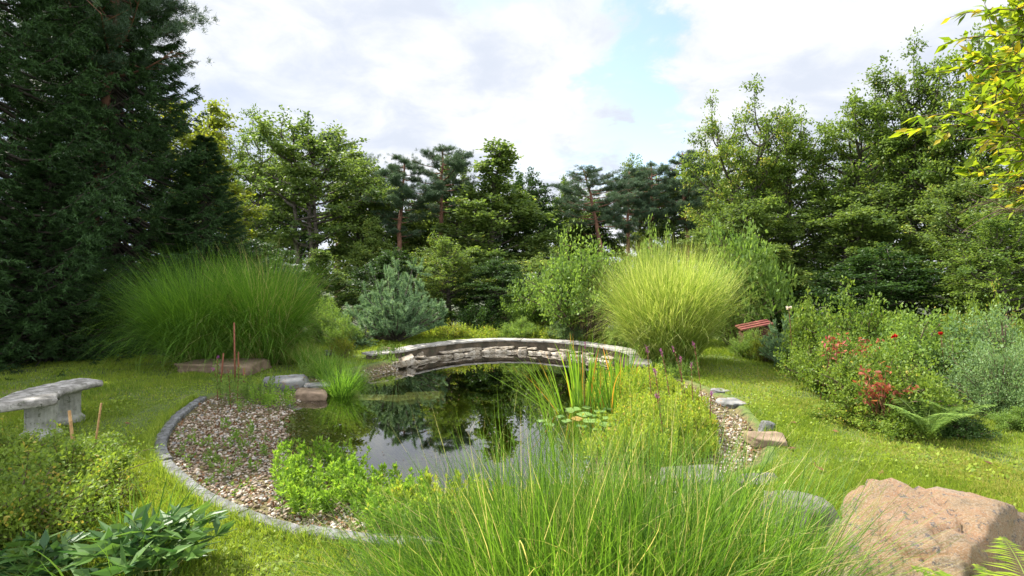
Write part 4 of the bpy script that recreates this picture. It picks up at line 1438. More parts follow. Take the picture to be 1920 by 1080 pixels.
def shrub(var, name, label, px, dist, top, wpx, rz=0.0, group=None, cat='shrub', dy=None, zb=None):
    x_ = (px - 960) / 960 * dist
    zg = gz(x_, dist) if zb is None else zb
    s = EYE + (525 - top) / 960 * dist - zg
    sx = (wpx / 960 * dist) / 2
    return plant(name, label, cat, SH[var], (x_, dist, zg - 0.02), rz, group, (sx, dy or sx, s * 1.05))
shrub('open', 'shrub', 'pale green airy shrub with dark thin stems behind the pond wall', 1095, 13.6, 452, 240, 0.4)
shrub('hornb', 'shrub', 'bushy light green shrub touching the pale airy one on its left', 985, 15, 530, 110, 1.4)
shrub('open', 'shrub', 'narrow green shrub peeking above the left side of the round grass clump', 1225, 13.2, 440, 120, 2)
shrub('hornb', 'shrub', 'large leaved shrub behind the right side of the round grass clump', 1385, 12.6, 425, 190, 0.2)
shrub('dark', 'shrub', 'shaded shrub between the round grass clump and the rose bushes', 1440, 13.5, 520, 150, 0.2)
shrub('dense', 'shrub', 'light green shrub between the left grass clump and the blue pine', 612, 12.6, 560, 95, 1.2)
shrub('dense', 'shrub', 'low fresh green shrub in front of the blue pine on its left side', 640, 12.0, 595, 70, 2.2)
shrub('gold', 'shrub', 'small yellow green bush at the bank by the pale pine shrub', 640, 10.7, 622, 55, 0.2)
shrub('gold', 'shrub', 'low yellow green bush behind the left part of the coping', 850, 13.6, 603, 75, 1.2)
shrub('dense', 'shrub', 'low bush with whitish leaves behind the middle of the coping', 975, 13.7, 595, 80, 3.2)
shrub('silver', 'shrub', 'low greyish bush behind the coping, under the pale airy shrub', 1060, 13.4, 600, 90, 4.2)
shrub('dense', 'shrub', 'green bush at the left foot of the round grass clump', 1165, 12.0, 600, 70, 0.8)
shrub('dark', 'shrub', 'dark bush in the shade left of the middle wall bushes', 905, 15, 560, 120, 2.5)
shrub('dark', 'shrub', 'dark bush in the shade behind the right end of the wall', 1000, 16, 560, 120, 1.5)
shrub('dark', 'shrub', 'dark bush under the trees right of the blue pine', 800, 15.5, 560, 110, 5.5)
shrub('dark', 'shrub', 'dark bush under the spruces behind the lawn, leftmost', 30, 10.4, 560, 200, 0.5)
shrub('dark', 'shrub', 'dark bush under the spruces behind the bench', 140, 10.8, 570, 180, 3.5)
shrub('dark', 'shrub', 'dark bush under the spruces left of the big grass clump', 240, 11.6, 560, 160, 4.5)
# rose bed at right
shrub('rose', 'rose_bush', 'tall sunlit bush behind the small conifer', 1520, 9.6, 555, 130, 0.6)
shrub('gold', 'shrub', 'low reddish green bush left of the small conifer', 1437, 10.3, 622, 70, 4.6)
shrub('dense', 'shrub', 'small green bush hiding the side of the red lidded box', 1405, 10.8, 618, 80, 1.6)
shrub('rose', 'rose_bush', 'wide leafy bush at the back of the rose bed', 1610, 8.8, 540, 230, 2.0)
shrub('rose', 'rose_bush', 'rose bush with copper red young leaves in the middle of the bed', 1560, 7.3, 615, 180, 3.0)
shrub('dense', 'shrub', 'broad green bush carrying a single dark red rose', 1700, 7.6, 590, 260, 1.1)
shrub('rose', 'rose_bush', 'rose bush with crimson leaf sprays nearest the lawn', 1650, 6.2, 640, 230, 4.4)
shrub('ivy', 'shrub', 'large leaved bush in the shade at the right of the rose bed', 1720, 6.3, 690, 150, 1.4)
shrub('silver', 'shrub', 'tall light grey green bush at the right margin', 1885, 7.0, 575, 290, 1.1)
shrub('silver', 'shrub', 'light green feathery bush in front of the tall grey green one', 1870, 6.2, 635, 190, 3.1)
shrub('rose', 'rose_bush', 'rose bush with dark stems high behind the grey green bush', 1850, 9.2, 545, 170, 5.2)
shrub('ivy', 'shrub', 'low evergreen edging with small leaves at the lawn border', 1600, 5.95, 745, 130, 1.9)
shrub('ivy', 'shrub', 'low variegated edging plant before the crimson sprays', 1690, 5.5, 765, 120, 2.9)
shrub('dark', 'shrub', 'dark low bush at the shaded end of the rose bed', 1780, 5.5, 760, 130, 0.9)
shrub('dense', 'shrub', 'low hedge plant at the far right in the shade', 1915, 5.6, 760, 110, 0.4)

# red leaf sprays and the rose
def sprays(seed, px, py, dist, npt, r_, size, mat, name, label, cat):
    rng = np.random.default_rng(seed)
    x0, z0 = (px - 960) / 960 * dist, EYE - (py - 525) / 960 * dist
    c_ = np.array([0, 0, 0.0])
    fm, sm = MB(), MB()
    o = thing(name, label, cat, (x0, dist, gz(x0, dist)))
    h_ = z0 - gz(x0, dist)
    for k in range(npt):
        tp_ = np.array([rng.normal(0, r_), rng.normal(0, r_ * .6), h_ + rng.normal(0, r_ * .6)])
        b_ = np.array([rng.normal(0, .05), rng.normal(0, .05), 0])
        ln = bez(b_, (b_ + tp_) / 2 + np.array([0, 0, .15]), tp_, 6)
        sm.tube(ln, np.linspace(.006, .003, 6), 4, cap=False)
        pos = np.repeat(ln[4:], 4, 0) + rng.normal(0, .035, (8, 3))
        leaves(fm, pos, size, size * .45, rng, up=.4, fold=.12)
    link('stems', sm.mesh('stems', S_STEM), o)
    link('foliage', fm.mesh('foliage', mat), o)
sprays(1, 1655, 722, 5.75, 13, .13, .085, L_RED, 'red_shoots', 'crimson young leaf sprays at the front of the rose bed', 'plant')
sprays(2, 1562, 640, 6.8, 8, .11, .07, L_RED, 'red_shoots', 'copper red shoots on top of the middle rose bush', 'plant')
sprays(3, 1618, 640, 6.9, 4, .07, .06, L_RED, 'red_shoots', 'few salmon shoots right of the copper red shoots', 'plant')
sprays(4, 1625, 705, 6.0, 4, .08, .06, L_RED, 'red_shoots', 'small red shoots above the crimson leaf sprays', 'plant')
def flower(px, py, dist, r_, mat, name, label, seed):
    rng = np.random.default_rng(seed)
    x0, z0 = (px - 960) / 960 * dist, EYE - (py - 525) / 960 * dist
    zg = gz(x0, dist)
    o = thing(name, label, 'flower', (x0, dist, zg))
    fm, sm = MB(), MB()
    k = 26
    az = np.arange(k) * 2.4
    dr = np.stack([np.cos(az), np.sin(az), 0.5 + 0.08 * np.arange(k)[::-1]], -1)
    leaves(fm, np.tile([[0, 0, z0 - zg - r_ * .3]], (k, 1)), r_, r_ * .9, rng, dirs=dr * 4, up=.2, fold=.3)
    link('petals', fm.mesh('petals', mat), o)
    sm.tube(bez(np.array([.1, .05, 0.]), np.array([.05, 0, (z0 - zg) * .6]), np.array([0, 0, z0 - zg - r_ * .3]), 8), .005, 5)
    link('stem', sm.mesh('stem', S_STEM), o)
flower(1677, 631, 6.7, .055, F_ROSE, 'red_rose', 'single dark red rose high on the broad green bush', 3)
flower(1764, 626, 7.0, .04, F_ROSE, 'red_rose', 'smaller dark red rose to the right near the grey green bush', 4)
L_WHITE = leaf_mat('white_petals', (0.6, 0.5, 0.48), (0.75, 0.7, 0.66), trans=.3)
flower(1479, 578, 9.0, .06, L_WHITE, 'white_rose', 'small white rose above the small conifer', 5)

# ------------------------------------------------------------------ big ornamental grasses
def grass_clump(name, label, meshes, loc, rz=0, scale=None, group=None, cat='ornamental grass', parts=None):
    o = thing(name, label, cat, loc, rz, group, scale)
    for i_, me in enumerate(meshes):
        link((parts or ['blades', 'culms'])[i_], me, o)
    return o
mA = gen_clump(101, 9000, 0.42, (1.1, 2.8), (0.008, 0.014), (0.15, 0.8), (0.25, 2.5), L_MISC, K=9)
mB = gen_clump(102, 8000, 0.4, (1.1, 2.8), (0.008, 0.014), (0.1, 0.75), (0.2, 2.5), L_MISC, K=9)
cu = gen_clump(103, 520, 0.42, (0.5, 1.7), (0.009, 0.014), (0.1, 1.1), (0.1, 2.2), L_STRAW, K=7, name='culms')
GG = 'tall silver grasses left of the pond'
grass_clump('silver_grass', 'huge arching green grass fountain, left half, behind the stone bench', (mA, cu), (-6.0, 9.9, 0), 0.5, (.8, .85, .93), GG)
grass_clump('silver_grass', 'huge arching green grass fountain, right half, above the sandstone block', (mB, cu), (-4.85, 10.0, 0), 2.5, (.76, .8, .95), GG)
mZ = gen_clump(104, 9500, 0.5, (1.2, 2.65), (0.009, 0.015), (0.1, 0.7), (-0.1, 1.9), L_ZEBRA, K=14, band=0.2)
mbz = gen_clump(105, 500, 0.45, (1.3, 2.0), (0.012, 0.018), (0.4, 0.9), (0.8, 2.0), L_ZEBRA, K=10, name='culms')
grass_clump('zebra_grass', 'round yellow green banded grass clump right of the pond wall', (mZ, mbz), (3.02, 9.95, 0), 0, (.84, .84, 1.0), None, parts=['blades', 'outer_blades'])

# foreground moor grass
mF = gen_clump(111, 2500, 0.22, (0.55, 1.3), (0.0028, 0.0075), (0.05, 1.15), (-0.1, 1.5), L_FORE, K=9, acc=0.05)
mF2 = gen_clump(112, 1900, 0.22, (0.45, 1.15), (0.0035, 0.006), (0.05, 0.9), (0.1, 1.1), L_FORE, K=9, acc=0.06)
GF = 'green grass tufts in the foreground'
grass_clump('moor_grass', 'fine bright green grass tuft at the bottom middle, leaning left', (mF,), (0.12, 2.2, 0), 0.4, (1.0, 0.85, .95), GF)
grass_clump('moor_grass', 'fine bright green grass tuft at the bottom, between the left tuft and the rocks', (mF,), (0.62, 2.3, 0), 2.1, (1.0, 0.85, .97), GF)
grass_clump('moor_grass', 'fine green grass tuft against the orange boulder', (mF2,), (1.05, 2.3, 0), 3.3, (0.95, 0.85, .95), GF)
grass_clump('moor_grass', 'lower green grass tuft spilling at the bottom edge, left of the tall ones', (mF2,), (-0.3, 2.2, 0), 1.3, (0.95, 0.85, .75), GF)
grass_clump('moor_grass', 'dense green grass tuft cut by the bottom edge in the middle', (mF,), (0.42, 1.95, -.02), 5.1, (0.95, 0.8, .85), GF)

# water's edge grasses, irises
mI = gen_clump(121, 46, 0.22, (0.75, 1.15), (0.018, 0.03), (0.02, 0.5), (-0.05, 0.35), L_IRIS, K=8, acc=0.14, twist=1.5)
mI2 = gen_clump(122, 26, 0.15, (0.8, 1.2), (0.014, 0.022), (0.3, 1.0), (0.0, 0.5), L_IRIS, K=8, acc=0.1, azr=(2.2, 4.0))
mI3 = gen_clump(123, 60, 0.3, (0.5, 0.85), (0.014, 0.022), (0.02, 0.6), (0.0, 0.6), L_IRIS, K=8, acc=0.12, twist=1.5)
GI = 'iris leaves at the pond edge'
grass_clump('iris', 'upright sword leaved iris clump right of the open water', (mI,), (1.05, 7.5, WZ), 0, None, GI, 'iris')
grass_clump('iris', 'iris blades leaning left over the dark water', (mI2,), (0.75, 7.0, WZ - .05), 0, (1.1, 1, .9), GI, 'iris')
grass_clump('iris', 'shorter iris clump with orange tipped blades near the lily pads', (mI3,), (1.45, 7.2, WZ), 0, None, GI, 'iris')
grass_clump('iris', 'iris clump close to the right end of the curved wall', (mI,), (1.75, 8.2, WZ), 1.4, (.9, .9, .85), GI, 'iris')
grass_clump('iris', 'single tall reed leaves rising out of the foreground grass', (gen_clump(124, 7, 0.06, (1.0, 1.35), (0.014, 0.02), (0.02, 0.5), (0.0, 0.35), L_IRIS, K=8, acc=0, azr=(2.4, 3.6)),), (0.42, 4.1, WZ), 0, None, GI, 'iris')
mS = gen_clump(131, 420, 0.14, (0.45, 0.8), (0.005, 0.009), (0.1, 0.8), (0.2, 1.6), L_MISC, K=8, acc=.15)
GB = 'sedge tufts on the left bank'
for (px, py, s, lb) in [(640, 722, 1.0, 'sedge tuft hanging over the water beside the stone steps'), (610, 705, 0.9, 'sedge tuft behind the brown stone step'), (665, 705, 0.7, 'small sedge tuft with rusty base at the water'),
                        (575, 690, 0.8, 'sedge tuft on the bank above the slate slab'), (540, 685, 0.7, 'sedge tuft at the right foot of the big grass fountain')]:
    q_ = P(px, py, 0.0)
    grass_clump('sedge', lb, (mS,), (q_[0], q_[1], gz(q_[0], q_[1])), px * .1, (s, s, s), GB, 'sedge')

# ------------------------------------------------------------------ marsh plants
def scatter(seed, n, cx, cy_, rx_, ry_, zoff=0.0, cond=None):
    rng = np.random.default_rng(seed)
    r_ = np.sqrt(rng.uniform(0, 1, n))
    a_ = rng.uniform(0, 2 * PI, n)
    x, y = cx + rx_ * r_ * np.cos(a_), cy_ + ry_ * r_ * np.sin(a_)
    if cond is not None:
        ok = cond(x, y)
        x, y = x[ok], y[ok]
    z = ground_z(x, y)
    return np.stack([x, y, z], -1)
# right-hand carpet of yellow green plants: one mass
ptsr = np.concatenate([scatter(1, 1500, 2.05, 6.1, .72, 1.5), scatter(2, 700, 1.75, 7.9, .85, .9), scatter(3, 500, 1.75, 5.1, .75, .7), scatter(4, 90, 1.15, 5.2, .5, .5), scatter(5, 120, 1.2, 6.9, .5, 1.0)])
dpr = poly_dist(ptsr[:, 0], ptsr[:, 1])
edge_n = 0.35 * (vnoise(ptsr[:, 0] * 2.2, ptsr[:, 1] * 2.2, 50) - 0.5)
kp = (dpr > 0.4 + edge_n) & (dpr < 2.1 + 3 * edge_n) & (vnoise(ptsr[:, 0] * 3, ptsr[:, 1] * 3, 5) > 0.2)
ptsr, dpr = ptsr[kp], dpr[kp]
hm = 0.42 + 0.5 * sstep(dpr, 0.35, 0.8) * (1 - 0.6 * sstep(dpr, 1.2, 1.8))
sm, fm = gen_stems(201, ptsr, (0.22, 0.52), 34, 0.062, 0.24, L_MARSH, acc=.05, hmul=hm)
o = thing('marsh_bed', 'dense yellow green bed of leafy marsh plants along the right side of the pond', 'plant bed', (0, 0, 0))
link('stems', sm, o, kind='stuff')
link('foliage', fm, o, kind='stuff')
def stem_plant(seed, n, cx, cy_, r_, hgt, label, mat=L_MARSHG, name='goldenrod', size=.062, wid=.26, nl=42, group=None, ry=None, cat='plant', **kw):
    pts = scatter(seed, n, cx, cy_, r_, ry or r_)
    c_ = np.array([cx, cy_, 0])
    me = gen_stems(seed, pts - c_, hgt, nl, size, wid, mat, **kw)
    return plant(name, label, cat, me, (cx, cy_, 0), group=group)
GN = 'leafy clumps on the pebble margin'
stem_plant(211, 85, -1.62, 4.3, .36, (.18, .34), 'round clump of fresh green leafy stems on the pebbles', group=GN)
stem_plant(212, 45, -1.45, 3.85, .28, (.14, .26), 'low leafy stems in front of the round clump', group=GN)
stem_plant(213, 75, -1.0, 4.0, .33, (.14, .25), 'yellow green leafy stems beside the open water', group=GN)
stem_plant(214, 90, -.5, 3.75, .36, (.14, .26), 'yellow green leafy stems left of the foreground grass', L_MARSH, group=GN)
stem_plant(215, 90, 0.05, 3.65, .38, (.14, .25), 'yellowest leafy stems directly behind the foreground grass', L_MARSH, group=GN)
stem_plant(216, 60, -.75, 3.55, .28, (.14, .24), 'low leafy stems at the lower end of the pebble margin', L_MARSHG, group=GN)
stem_plant(217, 80, .65, 3.65, .4, (.12, .22), 'leafy stems half hidden behind the middle of the foreground grass', L_MARSH, group=GN)
for i_, (px, py, n_, h_) in enumerate([(520, 935, 5, .2), (590, 950, 6, .22), (440, 830, 5, .16), (470, 810, 7, .2), (425, 800, 5, .15), (500, 850, 6, .13), (380, 840, 5, .08), (400, 870, 5, .08), (545, 835, 6, .14), (610, 965, 5, .15), (480, 880, 4, .1), (455, 775, 7, .18)]):
    q_ = P(px, py, -.08)
    stem_plant(230 + i_, n_, q_[0], q_[1], .07, (h_ * .7, h_ * 1.1), 'little green seedling tuft among the pebbles', L_SHRUB if i_ % 2 else L_MARSHG, 'seedling', .045, .3, 14, 'seedlings among the pebbles')
wp = scatter(77, 420, -2.7, 5.2, 1.1, 1.7, cond=lambda x, y: (poly_dist(x, y) > .1) & (ground_z(x, y) > -.17) & (vnoise(x * 2.2, y * 2.2, 15) > .5))
sm, fm = gen_stems(270, wp, (.03, .11), 12, .035, .4, L_SHRUB, lean=.4)
o = thing('pebble_weeds', 'thin scattering of low weeds growing through the pebbles', 'weeds')
link('stems', sm, o, kind='stuff')
link('foliage', fm, o, kind='stuff')
# left bank plants behind the kerb
stem_plant(251, 60, -3.75, 7.35, .38, (.22, .4), 'fresh green feathery plant patch between kerb and slate slab', L_SHRUB, 'bank_plant', .05, .3, 30)
stem_plant(252, 45, -3.35, 7.15, .3, (.15, .3), 'yellow green feathery patch at the foot of the slate slab', L_MARSHG, 'bank_plant', .05, .25, 30)
stem_plant(253, 60, -3.3, 8.9, .4, (.15, .3), 'soft green plants between the sedges and the slate slab', L_SHRUB, 'bank_plant', .05, .3, 26)
stem_plant(254, 50, -2.6, 10.5, .3, (.1, .26), 'small green plants at the left end of the curved wall', L_SHRUB, 'bank_plant', .04, .35, 24)
stem_plant(255, 120, 2.75, 8.7, .4, (.12, .35), 'mixed weeds around the right end of the curved wall', L_SHRUB, 'bank_plant', .05, .35, 24)
stem_plant(256, 60, -2.62, 11.0, .28, (.1, .28), 'green weeds growing over the left end of the coping', L_SHRUB, 'bank_plant', .045, .35, 26)
# strip of meadow plants behind the coping
pts = scatter(7, 2600, 0.4, 14.0, 4.4, .85, cond=lambda x, y: poly_dist(x, y) < -.3)
sm, fm = gen_stems(260, pts, (.08, .34), 18, .06, .35, L_MARSH, acc=.05)
o = thing('meadow_strip', 'sunlit strip of low yellow green weeds behind the pond wall', 'weeds')
link('stems', sm, o, kind='stuff')
link('foliage', fm, o, kind='stuff')

# loosestrife: slim brown stems ending in a purple flower spike
def loosestrife(px, pb, top, dist, label, seed, purple=True, tipx=None, group='purple loosestrife at the right of the pond', leafy=.3):
    rng = np.random.default_rng(seed)
    x0 = (px - 960) / 960 * dist
    z0 = gz(x0, dist)
    zt = EYE - (top - 525) / 960 * dist - z0
    xt = ((tipx or px) - px) / 960 * dist
    o = thing('loosestrife', label, 'flower', (x0, dist, z0), 0, group)
    ln = bez(np.zeros(3), np.array([xt * .3, 0, zt * .6]), np.array([xt, rng.uniform(-.05, .05), zt]), 12)
    sm, fm, pm = MB(), MB(), MB()
    sm.tube(ln, np.linspace(.006, .003, 12), 5)
    # seed capsules
    k = 70
    q = rng.uniform(.45, .97, k)
    pos = np.stack([np.interp(q, np.linspace(0, 1, 12), ln[:, j]) for j in range(3)], -1)
    leaves(sm, pos, .014, .01, rng, up=.2)
    k = int(40 * leafy / .3)
    q = rng.uniform(.1, .9, k)
    pos = np.stack([np.interp(q, np.linspace(0, 1, 12), ln[:, j]) for j in range(3)], -1)
    leaves(fm, pos, .05, .011, rng, up=.5, fold=.1)
    link('stem', sm.mesh('stem', S_STEM), o)
    link('foliage', fm.mesh('foliage', L_SHRUB), o)
    if purple:
        k = 34
        q = rng.uniform(.9, 1.0, k)
        pos = np.stack([np.interp(q, np.linspace(0, 1, 12), ln[:, j]) for j in range(3)], -1) + rng.normal(0, .006, (k, 3))
        leaves(pm, pos, .016, .01, rng, up=.3)
        link('flower_spike', pm.mesh('flower_spike', F_PURPLE), o)
LS = [(1225, 810, 648, 5.6, 1213), (1246, 850, 690, 5.2, 1226), (1262, 800, 655, 5.9, 1240), (1280, 790, 668, 6.2, 1275), (1300, 800, 680, 6.0, 1296), (1330, 840, 735, 5.5, 1335), (1248, 870, 735, 4.9, 1228),
      (1318, 760, 640, 6.6, 1300), (1290, 770, 650, 6.5, 1262), (1095, 730, 640, 7.6, 1097)]
for i_, (px, pb, top, dist, tx) in enumerate(LS):
    loosestrife(px, pb, top, dist, ['tall thin loosestrife leaning left over the marsh bed', 'loosestrife with dark stem near the lily pads', 'loosestrife with bright purple tip before the round grass',
                'straight loosestrife in the middle of the marsh bed', 'loosestrife with reddish leaves right of the middle', 'rightmost loosestrife beside the pebble strip', 'lowest loosestrife, nearest the foreground grass',
                'far loosestrife against the dark base of the round grass', 'loosestrife bending left in front of the round grass', 'loosestrife among the iris leaves'][i_], 300 + i_, True, tx)
for i_, (px, top, dist, tx, pu, lb) in enumerate([(408, 668, 7.3, 404, True, 'loosestrife with purple tip left of the rusty stakes'), (416, 690, 7.2, 400, True, 'short loosestrife at the kerb with purple tip'),
                                                  (432, 690, 6.8, 430, False, 'leafy reddish stem growing out of the pebbles'), (445, 680, 6.9, 446, False, 'leafy stem with pinkish leaves in front of the stakes')]):
    loosestrife(px, 760, top, dist, lb, 330 + i_, pu, tx, 'loosestrife at the left kerb', 1.2)
def stake(px, py, top, dist, label, mat, tx=None, r_=.012, cat='stake'):
    x0 = (px - 960) / 960 * dist
    z0 = gz(x0, dist)
    zt = EYE - (top - 525) / 960 * dist
    mb = MB()
    mb.tube(np.array([[0, 0, -.05], [((tx or px) - px) / 960 * dist, 0, zt - z0]]), [r_, r_ * .9], 8)
    for k in (.3, .6, .85):
        c_ = np.array([((tx or px) - px) / 960 * dist, 0, zt - z0]) * k
        mb.tube(np.array([c_ - [0, 0, .004], c_, c_ + [0, 0, .004]]), [r_, r_ * 1.25, r_], 8)
    link('garden_stake', mb.mesh('garden_stake', mat, True), None, label, cat, None, None, (x0, dist, z0))
stake(441, 0, 605, 8.3, 'tallest rust red stake before the big grass fountain', RUST, 439, .014)
stake(414, 0, 662, 8.3, 'short rust red stake left of the tallest one', RUST, 419, .013)
stake(447, 0, 660, 8.4, 'short brown stake touching the tallest one on its right', RUST, 447, .011)
stake(458, 0, 690, 8.2, 'stubby red stake at the corner of the sandstone block', RUST, 458, .018)
stake(146, 0, 770, 4.2, 'bamboo stake leaning left out of the rose bush', STAKE, 130)
stake(168, 0, 756, 4.3, 'thin bamboo stake leaning right out of the rose bush', STAKE, 190, .008)
# lily pads
def pad(x_, y_, r_, rz, label, tint):
    mb = MB()
    n = 26
    th = np.linspace(0.16, 2 * PI - 0.16, n)
    zz_ = 0.004 + 0.006 * np.cos(th * 3 + rz)
    ring1 = np.stack([np.cos(th) * r_ * .6, np.sin(th) * r_ * .6, np.full(n, .003)], -1)
    ring2 = np.stack([np.cos(th) * r_, np.sin(th) * r_, zz_], -1)
    v = np.concatenate([[[0, 0, .001]], ring1, ring2])
    mb.add(v, [(0, i + 1, i + 2) for i in range(n - 1)], tint)
    mb.F.append(np.array([(i + 1, i + 1 + n, i + 2 + n, i + 2) for i in range(n - 1)]))
    mb.T.append(np.full(n - 1, tint))
    o = link('lily_pad', mb.mesh('lily_pad', L_PAD, True), None, label, 'lily pad', 'lily pads on the pond', None, (x_, y_, WZ + .004 + .002 * rr.random()))
    o.rotation_euler = (0, 0, rz)
PADS = [(1030, 797, .13), (1062, 790, .12), (1090, 800, .1), (1096, 778, .12), (1110, 790, .13), (1135, 797, .12), (1145, 785, .11), (1100, 765, .13), (1125, 772, .1), (1068, 772, .11), (1150, 805, .1), (1165, 792, .1), (1075, 768, .14), (1140, 768, .1),
        (1050, 782, .1), (1120, 806, .09), (1045, 770, .08), (1160, 778, .09), (1082, 786, .09), (1118, 780, .08), (1150, 796, .09), (1018, 790, .08)]
for i_, (px, py, r_) in enumerate(PADS):
    q_ = P(px, py, WZ)
    pad(q_[0], q_[1], r_ * rr.uniform(.5, .95), i_ * 1.7, 'round green lily pad floating right of the bright reflection', rr.random())

# ------------------------------------------------------------------ left foreground plants
q_ = P(90, 985)
shrub('rose', 'rose_bush', 'sunlit rose bush with small leaves in the lower left corner', 30, 3.1, 850, 330, .7)
shrub('rose', 'rose_bush', 'rose bush with reddish tips in front of the stone bench', 130, 3.9, 800, 250, 2.7)
shrub('rose', 'rose_bush', 'rose bush under the left end of the stone bench', 10, 4.5, 790, 170, 1.7)
shrub('gold', 'shrub', 'low yellow green bush between the stakes and the lawn', 190, 3.7, 880, 160, 3.3)
rng = np.random.default_rng(61)
def peony(seed, n, cx, cy_, r_, h_, label, size=.15, mat=L_PEONY):
    rng = np.random.default_rng(seed)
    sm, fm = MB(), MB()
    for i_ in range(n):
        az = i_ * 2.4
        rr_ = math.sqrt((i_ + .5) / n)
        tp_ = np.array([math.cos(az) * r_ * rr_, math.sin(az) * r_ * rr_, h_ * (1 - .45 * rr_ ** 2) * rng.uniform(.75, 1.1)])
        b_ = tp_ * np.array([.25, .25, 0])
        ln = bez(b_, b_ + np.array([0, 0, tp_[2] * .8]), tp_, 6)
        sm.tube(ln, np.linspace(.006, .003, 6), 5, cap=False)
        k = 10
        q = rng.uniform(2.5, 5, k).astype(int)
        a2 = rng.uniform(0, 6.28, k)
        dr = np.stack([np.cos(a2), np.sin(a2), np.full(k, .45)], -1) + np.array([math.cos(az), math.sin(az), 0]) * .5
        leaves(fm, ln[q], size, size * .34, rng, dirs=dr * 3, up=.6, fold=.16, spread=.5)
    return plant('peony', label, 'plant', (sm.mesh('stems', S_GREEN), fm.mesh('foliage', mat)), (cx, cy_, gz(cx, cy_)))
peony(1, 30, -2.0, 2.85, .42, .36, 'glossy long leaved peony plant at the lower left edge', .15)
peony(2, 16, -2.55, 2.75, .3, .3, 'smaller long leaved peony left of the glossy one', .13)
tall = gen_clump(140, 60, .25, (.25, .5), (.006, .01), (.1, .9), (.1, .9), L_FORE, K=6)
grass_clump('grass_tuft', 'loose blades of wild grass among the peony leaves', (tall,), (-2.05, 2.75, 0), 0, None, None, 'grass tuft')
grass_clump('grass_tuft', 'loose blades of wild grass between rose bush and lawn', (tall,), (-2.35, 3.3, 0), 2, None, None, 'grass tuft')

# ------------------------------------------------------------------ ferns
def fern(label, loc, n, L, seed, azr=(0, 6.28), mat=L_FERN, el0=1.2):
    rng = np.random.default_rng(seed)
    o = thing('fern', label, 'fern', loc)
    for i_ in range(n):
        az = azr[0] + (azr[1] - azr[0]) * (i_ + rng.uniform(0, .6)) / n
        l_ = L * rng.uniform(.8, 1.15)
        q = np.linspace(0, 1, 46)
        ang = (PI / 2 - el0) + 1.15 * q ** 1.3
        hz_ = np.cumsum(np.sin(ang)) * l_ / 46
        vz_ = np.cumsum(np.cos(ang)) * l_ / 46
        hd = np.array([math.cos(az), math.sin(az), 0])
        sp = hd[None] * hz_[:, None] + np.array([0, 0, 1.0])[None] * vz_[:, None]
        mb = MB()
        mb.tube(sp, np.linspace(.004, .001, 46), 4)
        dsp = unit(np.gradient(sp, axis=0))
        side = np.array([-math.sin(az), math.cos(az), 0])
        for sg in (-1, 1):
            k = np.arange(7, 46)
            ll = l_ * .24 * np.sin(np.pi * (k / 46 * .78 + .2)) ** .9
            dr = side[None] * sg + dsp[k] * .35 + np.array([0, 0, -.12])
            leaves(mb, sp[k], ll, l_ * .026, rng, dirs=dr * 12, up=.95, spread=.5, fold=.1)
        link('frond', mb.mesh('frond', mat), o)
fern('yellow green fern in front of the dark side of the orange boulder', (2.02, 1.9, 0.12), 10, .56, 1, (0.2, 4.6))
fern('fern in the shade at the foot of the rose bed', (4.3, 5.3, 0), 9, .6, 2, mat=L_SHRUB)
fern('fern further right under the grey green bush', (4.75, 5.6, 0), 8, .55, 3, mat=L_SHRUB)

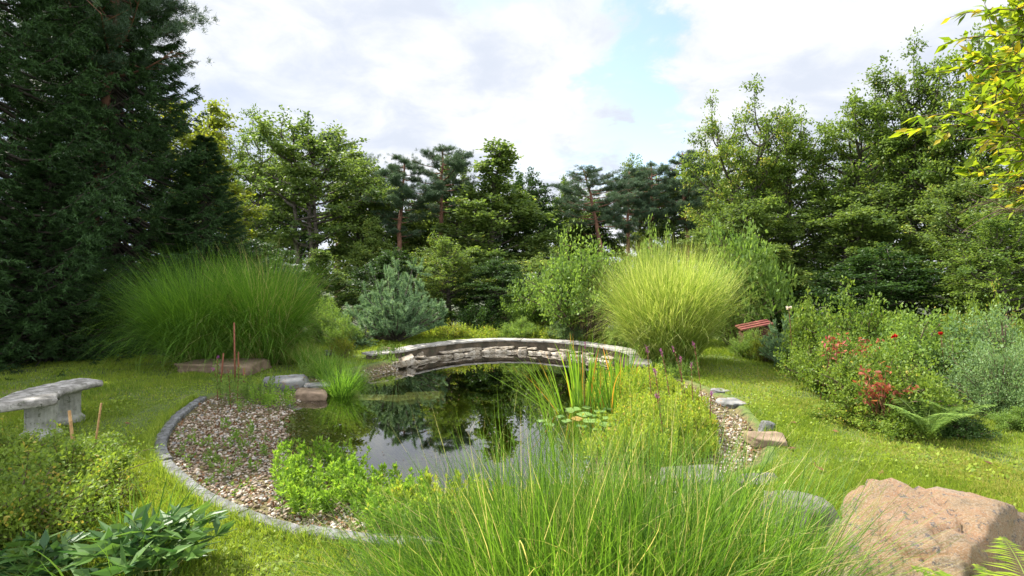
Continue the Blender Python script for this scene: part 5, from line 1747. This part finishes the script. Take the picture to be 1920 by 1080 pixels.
# ------------------------------------------------------------------ cherry tree reaching in from the right
rng = np.random.default_rng(71)
ct = thing('cherry_tree', 'near tree with yellowing leaves whose twigs hang in at the upper right', 'tree', (5.6, 4.6, 0))
tm_, lm_ = MB(), MB()
tr = np.array([[0, 0, 0], [.05, 0, 1.2], [-.05, 0, 2.4], [0, .1, 3.6], [.1, .1, 5.2]])
tm_.tube(spline(tr, 4), np.linspace(.14, .05, 17), 10)
def twig(p0, p2, nl_, leafy=True, r0=.012, side=5):
    mid = (p0 + p2) / 2 + np.array([0, 0, .22])
    ln = bez(p0, mid, p2, 12)
    ln[1:-1] += rng.normal(0, .012, (10, 3))
    tm_.tube(ln, np.linspace(r0, .003, 12), 5, cap=False)
    segs = [ln]
    for k in range(side):
        f = rng.integers(4, 11)
        q1 = ln[f] + unit((p2 - p0) + rng.normal(0, .6, 3) * np.linalg.norm(p2 - p0)) * rng.uniform(.15, .4)
        s2 = bez(ln[f], (ln[f] + q1) / 2 + np.array([0, 0, .03]), q1, 6)
        tm_.tube(s2, np.linspace(.005, .002, 6), 4, cap=False)
        segs.append(s2)
    if leafy:
        for sgm in segs:
            n_ = nl_ if len(sgm) == 12 else 9
            q = rng.uniform(.35 if len(sgm) == 12 else 0.1, 1.0, n_)
            pos = np.stack([np.interp(q, np.linspace(0, 1, len(sgm)), sgm[:, j]) for j in range(3)], -1)
            d_ = unit(sgm[-1] - sgm[0])
            leaves(lm_, pos, .105, .048, rng, dirs=np.tile(d_ * .9, (n_, 1)), up=.6, spread=.4, fold=.14, droop=.12)
base0 = np.array([5.6, 4.6, 0])
tips = [(1718, 240), (1757, 135), (1780, 112), (1800, 185), (1812, 70), (1850, 30), (1840, 120), (1870, 160), (1830, 230), (1795, 262), (1880, 90), (1905, 40), (1890, 210), (1860, 255), (1820, 330), (1900, 140),
        (1770, 200), (1850, 190), (1885, 285), (1910, 250), (1930, 100), (1920, -20), (1880, -40), (1840, 150), (1875, 20), (1805, 150)]
for (px, py) in tips:
    dist = rng.uniform(3.7, 4.7)
    tp_ = np.array([(px - 960) / 960 * dist, dist, EYE + (525 - py) / 960 * dist]) - base0
    k = rng.uniform(.0, .5)
    st = np.array([rng.uniform(-.45, 0), rng.uniform(-.3, .1), max(1.8, tp_[2] - rng.uniform(-.1, .7))])
    twig(st, tp_, 30)
for i_ in range(46):
    dist = rng.uniform(3.9, 4.9)
    px, py = rng.uniform(1835, 1960), rng.uniform(215, 400)
    tp_ = np.array([(px - 960) / 960 * dist, dist, EYE + (525 - py) / 960 * dist]) - base0
    twig(np.array([rng.uniform(-.3, 0), rng.uniform(-.3, .1), tp_[2] + rng.uniform(-.2, .4)]), tp_, 3, i_ % 9 == 0, .007, 6)
link('trunk', tm_.mesh('trunk', B_TWIG, True), ct)
link('crown', lm_.mesh('crown', L_CHERRY), ct)
